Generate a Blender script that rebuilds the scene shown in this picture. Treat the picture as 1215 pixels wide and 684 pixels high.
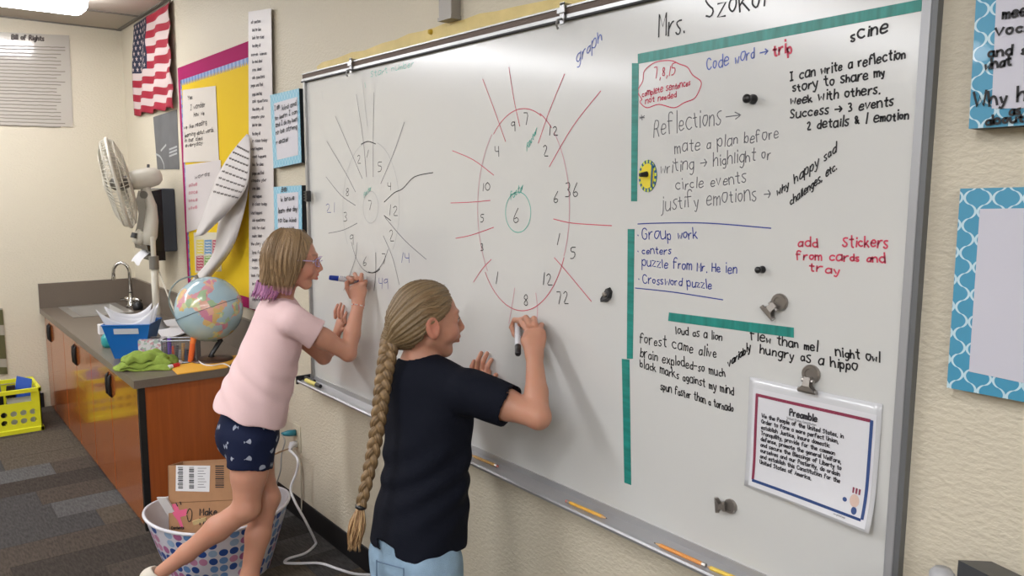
import bpy, bmesh, math, random
import numpy as np
from math import sin, cos, pi, radians, sqrt, atan2
from mathutils import Vector, Matrix
for _o in list(bpy.data.objects): bpy.data.objects.remove(_o)
SC = bpy.context.scene
COL = SC.collection
rnd = random.Random(7); pen_rnd = random.Random(12)
# ------------------------------------------------------------------ camera
F = 939.5; PITCH = .1283; YAW = .6718; ROLL = .0047
CAM = np.array([6.05, -1.37, 1.5])
_hd = np.array([-cos(YAW), sin(YAW), 0]); _r = np.array([sin(YAW), cos(YAW), 0])
FW = _hd*cos(PITCH) + np.array([0, 0, -1])*sin(PITCH); _up = np.cross(_r, FW)
RT = _r*cos(ROLL) + _up*sin(ROLL); UP = _up*cos(ROLL) - _r*sin(ROLL)
cd = bpy.data.cameras.new('camera'); cam = bpy.data.objects.new('camera', cd); COL.objects.link(cam)
cam.matrix_world = Matrix(((RT[0], UP[0], -FW[0], CAM[0]), (RT[1], UP[1], -FW[1], CAM[1]), (RT[2], UP[2], -FW[2], CAM[2]), (0, 0, 0, 1)))
cd.sensor_fit = 'HORIZONTAL'; cd.sensor_width = 36; cd.lens = 36*F/1215; cd.clip_start = .05
SC.camera = cam
# ------------------------------------------------------------------ world, light, exposure
wd = bpy.data.worlds.new('world'); SC.world = wd; wd.use_nodes = True
wd.node_tree.nodes['Background'].inputs[0].default_value = (.9, .95, 1, 1)
wd.node_tree.nodes['Background'].inputs[1].default_value = .3
SC.view_settings.view_transform = 'Standard'; SC.view_settings.look = 'None'
SC.view_settings.exposure = 0.10; SC.view_settings.gamma = 1
LAMP_POWER = 16.0     # emission strength of the fluorescent lenses
# ------------------------------------------------------------------ placing helpers (a pixel of the photo back-projected onto a real plane)
def ray(u, v): return FW + RT*(u-607.5)/F + UP*(342-v)/F
def W(u, v, y=0.): d = ray(u, v); return CAM + d*((y-CAM[1])/d[1])
def Bk(u, v, x=0.): d = ray(u, v); return CAM + d*((x-CAM[0])/d[0])
def Z(u, v, z): d = ray(u, v); return CAM + d*((z-CAM[2])/d[2])
def Dp(u, v, t): return CAM + ray(u, v)*t
WY = .015           # wall surface; the whiteboard's writing surface is y = 0
def nrm(v): v = np.asarray(v, float); return v/np.linalg.norm(v)
# ------------------------------------------------------------------ materials
def s2l(c): return tuple(((x/255)/12.92 if x <= 10 else ((x/255+.055)/1.055)**2.4) for x in c)
MATS = {}
def mat(name, rgb, rough=.6, metal=0., bump=0., bscale=50., bstretch=(1, 1, 1), var=0., vscale=5., vstretch=None, spec=.5, coat=0., sss=0., alpha=1., trans=0., emit=0., attr=None):
    if name in MATS: return MATS[name]
    m = bpy.data.materials.new(name); m.use_nodes = True; MATS[name] = m
    nt = m.node_tree; N = nt.nodes; L = nt.links; b = N['Principled BSDF']
    c = (*s2l(rgb), 1)
    b.inputs['Base Color'].default_value = c; b.inputs['Roughness'].default_value = rough; b.inputs['Metallic'].default_value = metal
    b.inputs['Specular IOR Level'].default_value = spec; b.inputs['Coat Weight'].default_value = coat
    b.inputs['Alpha'].default_value = alpha; b.inputs['Transmission Weight'].default_value = trans
    if sss: b.inputs['Subsurface Weight'].default_value = sss; b.inputs['Subsurface Radius'].default_value = (.012, .004, .002); b.inputs['Subsurface Scale'].default_value = 1.
    if emit: b.inputs['Emission Color'].default_value = c; b.inputs['Emission Strength'].default_value = emit
    tc = N.new('ShaderNodeTexCoord')
    def noise(sc, st, det=3):
        mp = N.new('ShaderNodeMapping'); mp.inputs['Scale'].default_value = [sc*k for k in st]; L.new(tc.outputs['Object'], mp.inputs[0])
        n = N.new('ShaderNodeTexNoise'); n.inputs['Scale'].default_value = 1; n.inputs['Detail'].default_value = det; L.new(mp.outputs[0], n.inputs['Vector']); return n
    src = None
    if attr:
        a = N.new('ShaderNodeVertexColor'); a.layer_name = attr; src = a.outputs[0]; L.new(src, b.inputs['Base Color'])
    if var:
        n = noise(vscale, vstretch or (1, 1, 1), 4)
        r = N.new('ShaderNodeMapRange'); r.inputs[1].default_value = .3; r.inputs[2].default_value = .7; r.inputs[3].default_value = 1-var; r.inputs[4].default_value = 1+var
        L.new(n.outputs['Fac'], r.inputs[0])
        x = N.new('ShaderNodeVectorMath'); x.operation = 'SCALE'
        if src: L.new(src, x.inputs[0])
        else: x.inputs[0].default_value = c[:3]
        L.new(r.outputs[0], x.inputs['Scale']); L.new(x.outputs[0], b.inputs['Base Color'])
    if bump:
        n = noise(bscale, bstretch, 3); bp = N.new('ShaderNodeBump'); bp.inputs['Strength'].default_value = min(1, bump); bp.inputs['Distance'].default_value = .004*max(1, bump)
        L.new(n.outputs['Fac'], bp.inputs['Height']); L.new(bp.outputs[0], b.inputs['Normal'])
    return m
def nodes_of(m): return m.node_tree.nodes, m.node_tree.links, m.node_tree.nodes['Principled BSDF']
def math_node(N, L, op, a, b=None, c=None):
    n = N.new('ShaderNodeMath'); n.operation = op
    for i, x in enumerate((a, b, c)):
        if x is None: continue
        if isinstance(x, (int, float)): n.inputs[i].default_value = x
        else: L.new(x, n.inputs[i])
    return n.outputs[0]
# ------------------------------------------------------------------ objects
def link(o, parent=None):
    COL.objects.link(o)
    if parent is not None:
        o.parent = parent
        o.matrix_parent_inverse = Matrix.Translation(-parent.location)   # a parented parent already stands in world space
    return o
def mesh(name, verts, faces, m, parent=None, smooth=False, mids=None, kind=None, label=None, loc=None):
    me = bpy.data.meshes.new(name)
    vs = [tuple(float(c) for c in v) for v in verts]
    me.from_pydata(vs, [], [tuple(int(i) for i in f) for f in faces])
    ms = m if isinstance(m, (list, tuple)) else [m]
    for x in ms: me.materials.append(x)
    if mids is not None: me.polygons.foreach_set('material_index', mids)
    if smooth: me.polygons.foreach_set('use_smooth', [True]*len(me.polygons))
    me.update()
    o = bpy.data.objects.new(name, me); link(o, parent)
    if kind: o['kind'] = kind
    if label: o['label'] = label
    return o
def tag(o, label, cat, group=None):
    o['label'] = label; o['category'] = cat
    if group: o['group'] = group
    return o
def empty(name, loc, label, cat, group=None):
    o = bpy.data.objects.new(name, None); o.empty_display_size = .05; COL.objects.link(o); o.location = tuple(float(c) for c in loc)
    return tag(o, label, cat, group)
class MB:
    def __init__(s): s.v = []; s.f = []; s.m = []
    def add(s, v, f, mi=0):
        k = len(s.v); s.v += [tuple(x) for x in v]; s.f += [tuple(i+k for i in q) for q in f]; s.m += [mi]*len(f); return s
    def box(s, lo, hi, mi=0, rz=0, c=None, bev=0.):
        x0, y0, z0 = lo; x1, y1, z1 = hi
        if bev > 0:
            bm = bmesh.new(); bmesh.ops.create_cube(bm, size=1)
            for v in bm.verts: v.co = Vector(((x0+x1)/2+v.co.x*(x1-x0), (y0+y1)/2+v.co.y*(y1-y0), (z0+z1)/2+v.co.z*(z1-z0)))
            bmesh.ops.bevel(bm, geom=bm.edges[:], offset=bev, segments=2, affect='EDGES', profile=.5)
            bm.verts.index_update()
            v = [tuple(x.co) for x in bm.verts]; f = [[x.index for x in q.verts] for q in bm.faces]; bm.free()
        else:
            v = [(x0, y0, z0), (x1, y0, z0), (x1, y1, z0), (x0, y1, z0), (x0, y0, z1), (x1, y0, z1), (x1, y1, z1), (x0, y1, z1)]
            f = [(0, 3, 2, 1), (4, 5, 6, 7), (0, 1, 5, 4), (1, 2, 6, 5), (2, 3, 7, 6), (3, 0, 4, 7)]
        if rz:
            cx, cy = c if c else ((x0+x1)/2, (y0+y1)/2)
            v = [(cx+(a-cx)*cos(rz)-(b-cy)*sin(rz), cy+(a-cx)*sin(rz)+(b-cy)*cos(rz), z) for a, b, z in v]
        return s.add(v, f, mi)
    def hexa(s, p, mi=0):   # 8 points: bottom 4 ccw, top 4
        return s.add(p, [(0, 3, 2, 1), (4, 5, 6, 7), (0, 1, 5, 4), (1, 2, 6, 5), (2, 3, 7, 6), (3, 0, 4, 7)], mi)
    def tube(s, pts, r, n=8, mi=0, cap=True, flat=None):
        P = [np.array(p, float) for p in pts]; m = len(P)
        rr = r if hasattr(r, '__len__') else [r]*m
        t0 = nrm(P[1]-P[0]); a = np.array([0, 0, 1.]) if abs(t0[2]) < .9 else np.array([1., 0, 0]); u = nrm(np.cross(t0, a))
        v = []
        for i in range(m):
            t = nrm(P[min(i+1, m-1)]-P[max(i-1, 0)]); u = nrm(u-t*(u@t)); w = np.cross(t, u)
            for k in range(n):
                an = 2*pi*k/n; v.append(P[i]+rr[i]*(cos(an)*u+sin(an)*w))
        f = [(i*n+k, i*n+(k+1) % n, (i+1)*n+(k+1) % n, (i+1)*n+k) for i in range(m-1) for k in range(n)]
        if cap: f += [tuple(range(n-1, -1, -1)), tuple((m-1)*n+k for k in range(n))]
        return s.add(v, f, mi)
    def lathe(s, prof, c, n=24, mi=0, ax=(0, 0, 1), sx=1., sy=1.):
        ax = nrm(ax); a = np.array([0, 0, 1.]) if abs(ax[2]) < .9 else np.array([1., 0, 0])
        u = nrm(np.cross(a, ax)) if abs(ax[2]) < .9 else np.array([1., 0, 0]); u = nrm(u-ax*(u@ax)); w = np.cross(ax, u)
        v = [np.array(c)+h*ax+r*(sx*cos(2*pi*k/n)*u+sy*sin(2*pi*k/n)*w) for r, h in prof for k in range(n)]
        m = len(prof)
        f = [(i*n+k, i*n+(k+1) % n, (i+1)*n+(k+1) % n, (i+1)*n+k) for i in range(m-1) for k in range(n)]
        return s.add(v, f, mi)
    def sheet(s, P, th=.001, mi=0, nrmv=(0, -1, 0)):  # quad sheet of 4 pts with thickness along nrmv
        n = np.array(nrmv)*th; p = [np.array(x) for x in P]; q = [x+n for x in p]
        return s.add(p+q, [(3, 2, 1, 0), (4, 5, 6, 7), (0, 1, 5, 4), (1, 2, 6, 5), (2, 3, 7, 6), (3, 0, 4, 7)], mi)
    def build(s, name, m, parent=None, smooth=False, **k):
        return mesh(name, s.v, s.f, m, parent, smooth, s.m if isinstance(m, (list, tuple)) and len(m) > 1 else None, **k)
def autosmooth(o, ang=40):
    me = o.data; me.polygons.foreach_set('use_smooth', [True]*len(me.polygons))
    try: me.set_sharp_from_angle(angle=radians(ang))
    except Exception: pass
    return o
def catmull(pts, n=6):
    P = [np.array(p, float) for p in pts]; out = []
    for i in range(len(P)-1):
        a = P[max(i-1, 0)]; b = P[i]; c = P[i+1]; d = P[min(i+2, len(P)-1)]
        for k in range(n):
            t = k/n; out.append(.5*((2*b)+(c-a)*t+(2*a-5*b+4*c-d)*t*t+(3*b-a-3*c+d)*t**3))
    out.append(P[-1]); return out
# ------------------------------------------------------------------ pen strokes on real surfaces
GL = {
'a': "59 3a 19 06 14 34 56;5a 54", 'b': "0e 04;07 2a 4a 58 56 44 24 06", 'c': "59 3a 19 07 15 34 55", 'd': "59 3a 19 07 15 34 56;5e 54",
'e': "07 57 59 3a 19 06 14 34 55", 'f': "5d 4e 2e 1c 14;0a 4a", 'g': "59 3a 19 07 15 34 56;5a 52 30 11", 'h': "0e 04;07 2a 4a 58 54", 'i': "1a 14;1c 1d",
'j': "3a 31 10;3c 3d", 'k': "0e 04;4a 06;27 54", 'l': "1e 14", 'm': "0a 04;08 2a 38 34;38 5a 68 64", 'n': "0a 04;08 2a 4a 58 54", 'o': "3a 1a 07 15 34 57 5a 3a",
'p': "0a 00;08 2a 4a 57 44 24 06", 'q': "59 3a 19 07 15 34 56;5a 50", 'r': "0a 04;07 2a 4a", 's': "4a 2a 09 27 46 34 14 05", 't': "2d 25 34 44;0a 4a",
'u': "0a 06 14 34 56;5a 54", 'v': "0a 24 5a", 'w': "0a 14 38 54 6a", 'x': "0a 54;5a 04", 'y': "0a 25;5a 20 01", 'z': "0a 5a 04 54",
'A': "04 3e 64;18 58", 'B': "04 0e 4e 5c 49 09;49 57 54 04", 'C': "6c 4e 1d 09 15 44 66", 'D': "04 0e 4d 69 44 04", 'E': "5e 0e 04 54;09 49", 'F': "5e 0e 04;09 49",
'G': "6c 4e 1d 09 15 44 66 69 49", 'H': "0e 04;6e 64;09 69", 'I': "0e 4e;2e 24;04 44", 'J': "5e 55 34 15", 'K': "0e 04;5e 09 54", 'L': "0e 04 54", 'M': "04 0e 38 6e 64", 'N': "04 0e 64 6e",
'O': "3e 0b 07 34 67 6b 3e", 'P': "04 0e 4e 5c 49 09", 'R': "04 0e 4e 5c 49 09;39 64", 'S': "5c 3e 0c 29 57 34 05", 'T': "0e 6e;3e 34", 'U': "0e 06 34 56 5e", 'V': "0e 34 6e",
'W': "0e 24 4b 64 8e", 'X': "0e 64;6e 04", 'Y': "0e 39 6e;39 34", 'Z': "0e 6e 04 64",
'0': "3e 0b 07 34 67 6b 3e", '1': "2e 14", '2': "0c 2e 4c 39 04 54", '3': "0d 3e 4b 29;29 56 34 04", '4': "0e 09 49;4e 44", '5': "5e 0e 0a 4a 57 34 04", '6': "4e 19 06 24 56 38 17",
'7': "0e 5e 24", '8': "39 0b 3e 5b 39 06 34 56 39", '9': "5c 3e 0b 29 5b;5e 54", '.': "13 14", ',': "14 02", '-': "08 48", '>': "08 88;5b 88 55", '*': "2d 27;0b 59;5b 09", "'": "1e 1c", ':': "15 16;1a 19", '~': "08 2a 46 68", '&': "64 0b 2e 4b 06 24 58", '/': "03 6e", '(': "3e 09 34", ')': "0e 39 04", '!': "1e 18;14 15"}
def ribbon(mb, P, w, nrmv, mi=0, lift=.0):
    """flat ink ribbon along world points lying on a surface with normal nrmv"""
    n = np.array(nrmv, float); P = [np.array(p, float)+n*lift for p in P]
    P = [P[0]]+[P[i] for i in range(1, len(P)) if np.linalg.norm(P[i]-P[i-1]) > 1e-5]
    if len(P) < 2: return
    v = []
    for i in range(len(P)):
        t = P[min(i+1, len(P)-1)]-P[max(i-1, 0)]
        L = np.linalg.norm(t)
        t = t/L if L > 1e-9 else np.array([1., 0, 0])
        if i == 0: q = P[i]-t*w*.3
        elif i == len(P)-1: q = P[i]+t*w*.3
        else: q = P[i]
        sd = np.cross(n, t); v += [q+sd*w/2, q-sd*w/2]
    mb.add(v, [(2*i, 2*i+2, 2*i+3, 2*i+1) for i in range(len(P)-1)])
def glyph_strokes(text, jit=.0, rg=pen_rnd):
    """strokes in em units: x advance, y with baseline 0 and cap height 1"""
    x = 0.; out = []
    for ch in text:
        if ch == ' ': x += .55; continue
        g = GL.get(ch)
        if g is None: x += .4; continue
        mx = 0; sc = 1+rg.uniform(-jit, jit); dy = rg.uniform(-jit, jit)*.3; sh = rg.uniform(-jit, jit)*.5
        for st in g.split(';'):
            pts = [(int(a[0], 16)/10, (int(a[1], 16)-4)/10) for a in st.split()]
            mx = max(mx, max(p[0] for p in pts))
            pts = [(x+p[0]*sc*.92+p[1]*sh+rg.uniform(-jit, jit)*.08, p[1]*sc+dy+rg.uniform(-jit, jit)*.08) for p in pts]
            if len(pts) > 2 and ch not in 'vwxzMNWVTHEFLIAKk1Z':
                q = [pts[0]]
                for i in range(len(pts)-1):
                    a, b = pts[i], pts[i+1]
                    q += [(a[0]*.75+b[0]*.25, a[1]*.75+b[1]*.25), (a[0]*.25+b[0]*.75, a[1]*.25+b[1]*.75)]
                pts = q+[pts[-1]]
            out.append(pts)
        x += mx*sc*.92+.2
    return out, x
def write(mb, text, p0, p1, h, w, plane, nrmv=(0, -1, 0), jit=.25, up=None, lift=.0008, fit=True):
    """handwriting from pixel p0 to pixel p1 (baseline), cap height h px, on the plane given by plane(u,v)"""
    st, L = glyph_strokes(text, jit)
    p0 = np.array(p0, float); p1 = np.array(p1, float); d = (p1-p0)/max(L, .01)
    upv = np.array(up if up is not None else (0, -1.), float)*h
    for s in st: ribbon(mb, [plane(*(p0+d*x+upv*y)) for x, y in s], w, nrmv, lift=lift)
def write_lines(items, w, plane, m, parent, jit=.2, nrmv=(0, -1, 0), name='handwritten_line'):
    for t_, a, c, h in items:
        mb = MB(); write(mb, t_, a, c, h, w, plane, nrmv, jit=jit); mb.build(name, m, parent)
def strokes_px(mb, lst, w, plane, nrmv=(0, -1, 0), lift=.0008, smooth=True):
    for s in lst: ribbon(mb, [plane(*q) for q in (catmull(s, 5) if smooth and len(s) > 2 else s)], w, nrmv, lift=lift)
# ================================================================== THE ROOM
CEIL = 2.543
XMAX, YMIN = 9.3, -6.2
m_wall = mat('painted_wall', (208, 199, 179), .55, bump=.9, bscale=80, bstretch=(.8, .8, 1.4), spec=.35)
m_ceil = mat('ceiling_tile_white', (186, 176, 162), .9, bump=.25, bscale=120)
m_bar = mat('ceiling_bar_shadow_grey', (116, 110, 102), .5)  # darker grey carries the shadow lines along the ceiling bars
m_black = mat('cove_black', (22, 22, 24), .55)
def struct(o): o['kind'] = 'structure'; return o
wr = struct(MB().box((-.1, WY, 0), (XMAX, WY+.1, CEIL+.05)).build('wall_right', m_wall))
wb = struct(MB().box((-.1, YMIN, 0), (0, WY, CEIL+.05)).build('wall_back', m_wall))
struct(MB().box((-.1, YMIN-.1, 0), (XMAX, YMIN, CEIL+.05)).build('wall_left', m_wall))
struct(MB().box((XMAX, YMIN, 0), (XMAX+.1, WY, CEIL+.05)).build('wall_front', m_wall))
# ceiling with separate lay-in tiles and bars
ce = struct(MB().box((-.1, YMIN-.1, CEIL+.03), (XMAX+.1, WY+.1, CEIL+.06)).build('ceiling', m_ceil))
tp = None; TX, TY = .575, 1.2
nx = int(XMAX/TX)+1
for i in range(nx):
    for j in range(6):
        x0 = i*TX+.012; x1 = min((i+1)*TX-.012, XMAX-.01); y1 = WY-.03-j*TY; y0 = max(y1-TY+.024, YMIN+.01)
        if x1-x0 < .05 or y1-y0 < .05: continue
        o = MB().box((x0, y0, CEIL+.002), (x1, y1, CEIL+.02)).build('ceiling_tile', m_ceil, ce)
for i in range(nx+1): MB().box((i*TX-.012 if i else 0, YMIN, CEIL-.004), (i*TX+.012 if i else .024, WY-.03, CEIL+.004)).build('ceiling_bar', m_bar, ce)
for j in range(6): y = WY-.018-j*TY; MB().box((0, y-.012, CEIL-.005), (XMAX, y+.012, CEIL+.004)).build('ceiling_bar', m_bar, ce)
# floor: carpet tiles laid as planks, patches of brown, slate and striped grey
m_gap = mat('carpet_backing', (66, 60, 54), .95)
fl = struct(MB().box((-.1, YMIN-.1, -.03), (XMAX+.1, WY+.1, -.006)).build('floor', m_gap))
def carpet(name, c, stripe):
    m = mat(name, c, .95, bump=1.0, bscale=260, var=.28, vscale=70, vstretch=(.35, 1.6, 1), spec=.1)
    return m
cm = [carpet('carpet_brown', (80, 72, 65), 0), carpet('carpet_taupe', (90, 82, 72), 0), carpet('carpet_slate', (74, 72, 71), 0), carpet('carpet_dark', (68, 62, 57), 0), carpet('carpet_grey', (92, 91, 90), 1)]
cache = {}
cw, ch = .21, .42
for i in range(32):
    off = rnd.uniform(0, ch)
    for j in range(10):
        x0 = i*cw; x1 = x0+cw; y1 = min(WY, WY+off-j*ch); y0 = max(WY+off-j*ch-ch, WY-22*.155)
        if y1-y0 < .03: continue
        x0 = max(x0, 0); x1 = min(x1, 6.6)
        if x1-x0 < .03: continue
        k = rnd.choice([0, 0, 1, 2, 3, 3, 4]); dz = rnd.uniform(0, .0012)
        full = abs(x1-x0-cw) < 1e-6 and abs(y1-y0-ch) < 1e-6
        if full and k in cache:
            o = bpy.data.objects.new('carpet_tile', cache[k]); link(o, fl); o.location = (x0, y0, dz)
        else:
            o = MB().box((.0004, .0004, -.006), (x1-x0-.0004, y1-y0-.0004, 0)).build('carpet_tile', cm[k], fl); o.location = (x0, y0, dz)
            if full: cache[k] = o.data
MB().box((6.6, YMIN, -.006), (XMAX, WY, 0)).build('carpet_field', cm[0], fl)
MB().box((0, YMIN, -.006), (6.6, WY-22*.155, 0)).build('carpet_field', cm[0], fl)
# cove base
def cove(name, lo, hi): return struct(MB().box(lo, hi, bev=.003).build(name, m_black))
cove('baseboard_right', (2.53, WY-.008, 0), (XMAX, WY, .1))
cove('baseboard_back', (0, YMIN, 0), (.008, -.6, .1))
# ------------------------------------------------------------------ fluorescent fixtures
m_lens = mat('lamp_lens', (248, 250, 255), .4, emit=LAMP_POWER)
m_house = mat('lamp_housing', (225, 225, 220), .5)
def lamp(x, y1, label):
    e = empty('ceiling_light', (x, y1-.6, CEIL), label, 'ceiling light', 'fluorescent ceiling lights')
    MB().box((x-.10, y1-1.22, CEIL-.05), (x+.10, y1, CEIL-.006)).build('housing', m_house, e)
    pr = [(-.165, -.012), (-.16, -.05), (-.13, -.088), (-.08, -.097), (.08, -.097), (.13, -.088), (.16, -.05), (.165, -.012)]
    v = []; f = []
    for yy, s in ((y1-1.24, .93), (y1-1.22, 1), (y1, 1), (y1+.02, .93)):
        v += [(x+a*s, yy, CEIL+b*(s if s < 1 else 1)-.004) for a, b in pr]
    n = len(pr)
    f = [(i*n+k, i*n+k+1, (i+1)*n+k+1, (i+1)*n+k) for i in range(3) for k in range(n-1)]+[tuple(range(n)), tuple(reversed(range(3*n, 4*n)))]
    mesh('lens', v, f, m_lens, e, smooth=False)
for k, x in enumerate((.98, 3.35, 5.7, 8.0)):  # last row is unseen, added to brighten the right side of the board
    for j in range(3):
        if (k, j) == (0, 0): lb = 'long white fluorescent ceiling light glowing above the back wall poster, top left'
        else: lb = ['nearest', 'second', 'third'][j]+' ceiling light from the board wall, '+['row over the counter', 'row left of the board middle', 'row over the board right end', 'unseen added row furthest right brightening the board'][k]
        lamp(x, -.42-j*1.35-(.0 if k == 0 else .9), lb)
# ------------------------------------------------------------------ whiteboard
bx0, bx1, bz0, bz1 = 3.0, 5.437, .705, 1.91
m_white = mat('board_enamel', (208, 208, 205), .22, spec=.5, coat=.35)
MATS['board_enamel'].node_tree.nodes['Principled BSDF'].inputs['Coat Roughness'].default_value = .12
m_alu = mat('brushed_aluminium', (168, 168, 168), .35, .8, bump=.1, bscale=90, bstretch=(.05, 1, 1))
m_cork = mat('brown_cork_strip', (112, 98, 90), .8, bump=.4, bscale=200)
m_dark = mat('dark_rubber', (38, 38, 40), .6)
wbd = empty('whiteboard', (4.2, 0, bz0), 'large white magnetic whiteboard in aluminium frame covered in marker notes', 'whiteboard')
MB().box((bx0+.006, 0, bz0), (bx1-.004, WY, bz1)).build('writing_surface', m_white, wbd)
MB().box((bx0-.006, -.012, bz0-.004), (bx0+.008, WY, bz1+.004), bev=.002).build('side_frame', m_alu, wbd)
f = MB().box((bx1-.026, -.006, bz0-.01), (bx1-.010, WY, bz1+.02), bev=.002); f.box((bx1-.010, -.004, bz0-.01), (bx1, WY, bz1+.02), 1)
f.build('side_frame', [mat('frame_grey', (172, 173, 176), .4, .4), mat('frame_dark_grey', (112, 114, 116), .45, .3)], wbd)
rl = MB().box((bx0-.02, -.010, bz1), (bx1, WY, bz1+.010), 0); rl.box((bx0-.02, -.014, bz1-.004), (bx1, WY, bz1), 2)
rl.box((bx0-.02, -.006, bz1+.010), (bx1, WY, bz1+.027), 1); rl.box((bx0-.02, -.010, bz1+.027), (bx1, WY, bz1+.031), 0)
rl.build('map_rail', [m_alu, m_cork, m_dark], wbd)
ty = -.062
t = MB()
prof = [(WY, bz0+.004), (-.004, bz0+.004), (-.006, bz0-.012), (-.02, bz0-.017), (-.022, bz0-.013), (-.036, bz0-.0175), (-.038, bz0-.0135), (-.054, bz0-.018), (ty, bz0-.012), (ty-.004, bz0-.016), (ty, bz0-.024), (-.03, bz0-.028), (WY, bz0-.03)]
v = []
for x in (bx0-.03, bx1): v += [(x, a, b) for a, b in prof]
n = len(prof); t.add(v, [(k, k+1, n+k+1, n+k) for k in range(n-1)]+[tuple(range(n-1, -1, -1)), tuple(range(n, 2*n))])
t.build('marker_tray', mat('tray_aluminium', (186, 186, 188), .38, .55), wbd)
MB().box((bx0-.036, ty-.004, bz0-.03), (bx0-.028, WY, bz0+.004)).build('tray_end_cap', m_dark, wbd)
# hooks on the map rail
for (u, v, lb) in ((417, 84, 'small steel map hook on the rail near the left end of the whiteboard'), (668, 17, 'small steel map hook on the rail above the word graph')):
    p = W(u, v, -.012); x = p[0]; h = MB()
    h.box((x-.008, -.016, bz1-.012), (x+.008, -.0125, bz1+.040)); h.box((x-.008, -.016, bz1+.034), (x+.008, WY-.002, bz1+.038))
    h.tube([(x, -.016, bz1), (x, -.03, bz1-.004), (x, -.034, bz1-.016), (x, -.028, bz1-.026)], .003, 6); h.box((x-.014, -.02, bz1+.014), (x+.014, -.016, bz1+.024))
    tag(h.build('map_hook', m_alu), lb, 'hook', 'map hooks')
# faded yellow paint above the board
pts_top = [(376, 79), (382, 74), (400, 69), (417, 62), (432, 60), (454, 51), (470, 47), (485, 40), (500, 37), (515, 33), (529, 27), (548, 24), (569, 16), (590, 13), (610, 8), (650, 0), (700, -18), (760, -36), (840, -60)]
P_ = [W(u, v, WY-.0006) for u, v in pts_top]
v = []; 
for p in P_: v += [(p[0], p[1], bz1+.025), (p[0], p[1], max(p[2], bz1+.04))]
mesh('faded_yellow_paint', v, [(2*i, 2*i+2, 2*i+3, 2*i+1) for i in range(len(P_)-1)], mat('pale_yellow_paint', (222, 200, 132), .6, bump=.5, bscale=75, var=.08, vscale=12), wr)
p = W(512, 38, WY); tag(MB().lathe([(0, -.002), (.009, 0), (.007, .01), (0, .013)], p, 8, ax=(0, -1, 0)).build('putty_blob', mat('putty', (205, 170, 50), .6)), 'dab of yellow putty on the wall above the whiteboard rail', 'putty')
p0 = W(522, 22, WY-.03)[0]; p1 = W(537, 22, WY-.03)[0]; zc = W(530, 22, -.015)[2]
c = MB().box((p0, -.02, zc), (p1, WY, CEIL-.01), bev=.003); c.box((p0-.002, -.022, zc-.004), (p1+.002, WY, zc+.006))
tag(c.build('wall_duct', mat('duct_grey', (150, 145, 138), .45, .3)), 'grey metal cable duct coming down the wall above the whiteboard', 'duct')
# ------------------------------------------------------------------ ink on the whiteboard
BP = lambda u, v: W(u, v, 0)
m_blk = mat('ink_black', (28, 27, 30), .5); m_gry = mat('ink_faded_black', (112, 112, 116), .5); m_red = mat('ink_red', (206, 66, 92), .5); m_pink = mat('ink_faint_red', (202, 150, 160), .5)
m_blu = mat('ink_blue', (42, 60, 150), .5); m_lbl = mat('ink_light_blue', (96, 114, 190), .5); m_tea = mat('ink_teal', (70, 180, 160), .5); m_fnt = mat('ink_faint_grey', (168, 170, 170), .5)
def ink(items, m, w, label, strokes=None, jit=.22):
    colr = label.split(' ')[0]
    for (tx, a, b, h) in items:
        mb = MB(); write(mb, tx, a, b, h, w, BP, jit=jit); mb.build('handwritten_line', m, wbd)['label'] = m.name.replace('ink_', '').replace('_', ' ')+' marker writing: '+tx.replace('>', 'arrow')
    if strokes:
        mb = MB(); strokes_px(mb, strokes, w, BP); mb.build('drawn_strokes', m, wbd, label=label)
ink([('Mrs.', (782, 44), (815, 37), 27), ], m_blk, .0035, 'black teacher name lettered large at the top of the board')
ink([('Szokol', (838, 22), (911, 8), 26)], m_blk, .0038, 'large black surname at the top of the board')
ink([('graph', (684, 76), (716, 46), 15)], m_lbl, .0028, 'slanted blue word graph')
ink([('Code word', (839, 84), (897, 69), 15), ('>', (902, 67), (914, 64), 12)], m_lbl, .0026, 'blue writing Code word')
ink([('trip', (918, 67), (942, 61), 15)], m_red, .0042, 'red word trip')
ink([('7,8,15', (777, 94), (803, 87), 13), ('complete sentences', (762, 115), (820, 101), 8), ('not needed', (766, 123), (804, 115), 7)], m_red, .0022, 'red writing 7,8,15 inside a wavy red cloud', [[(762, 118), (757, 108), (763, 96), (765, 84), (778, 74), (796, 72), (806, 76), (816, 80), (822, 89), (832, 97), (830, 107), (824, 117), (812, 122), (800, 128), (782, 124), (768, 128), (760, 122), (762, 118)]])
ink([('*', (760, 146), (768, 144), 10), ('Reflections', (776, 162), (858, 146), 22), ('>', (862, 144), (884, 141), 12), ('mate a plan before', (801, 182), (926, 164), 14), ('writing > highlight or', (784, 206), (916, 188), 14), ('circle events', (802, 226), (888, 216), 14), ('justify emotions >', (784, 250), (917, 236), 18)], m_gry, .0022, 'thin faded black lines headed Reflections')
ink([('scine', (1010, 49), (1056, 38), 15)], m_blk, .0038, 'black word scine')
ink([('I can write a reflection', (938, 96), (1076, 68), 12), ('story to share my', (941, 109), (1052, 90), 11), ('week with others.', (938, 124), (1046, 110), 11), ('Success > 3 events', (938, 141), (1062, 125), 11), ('2 details & 1 emotion', (958, 154), (1080, 141), 11)], m_blk, .0032, 'black writing about a reflection story')
ink([('why happy sad', (922, 233), (994, 180), 12), ('challenges, etc.', (938, 244), (994, 200), 10)], m_blk, .0026, 'black slanting writing why happy sad')
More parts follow.
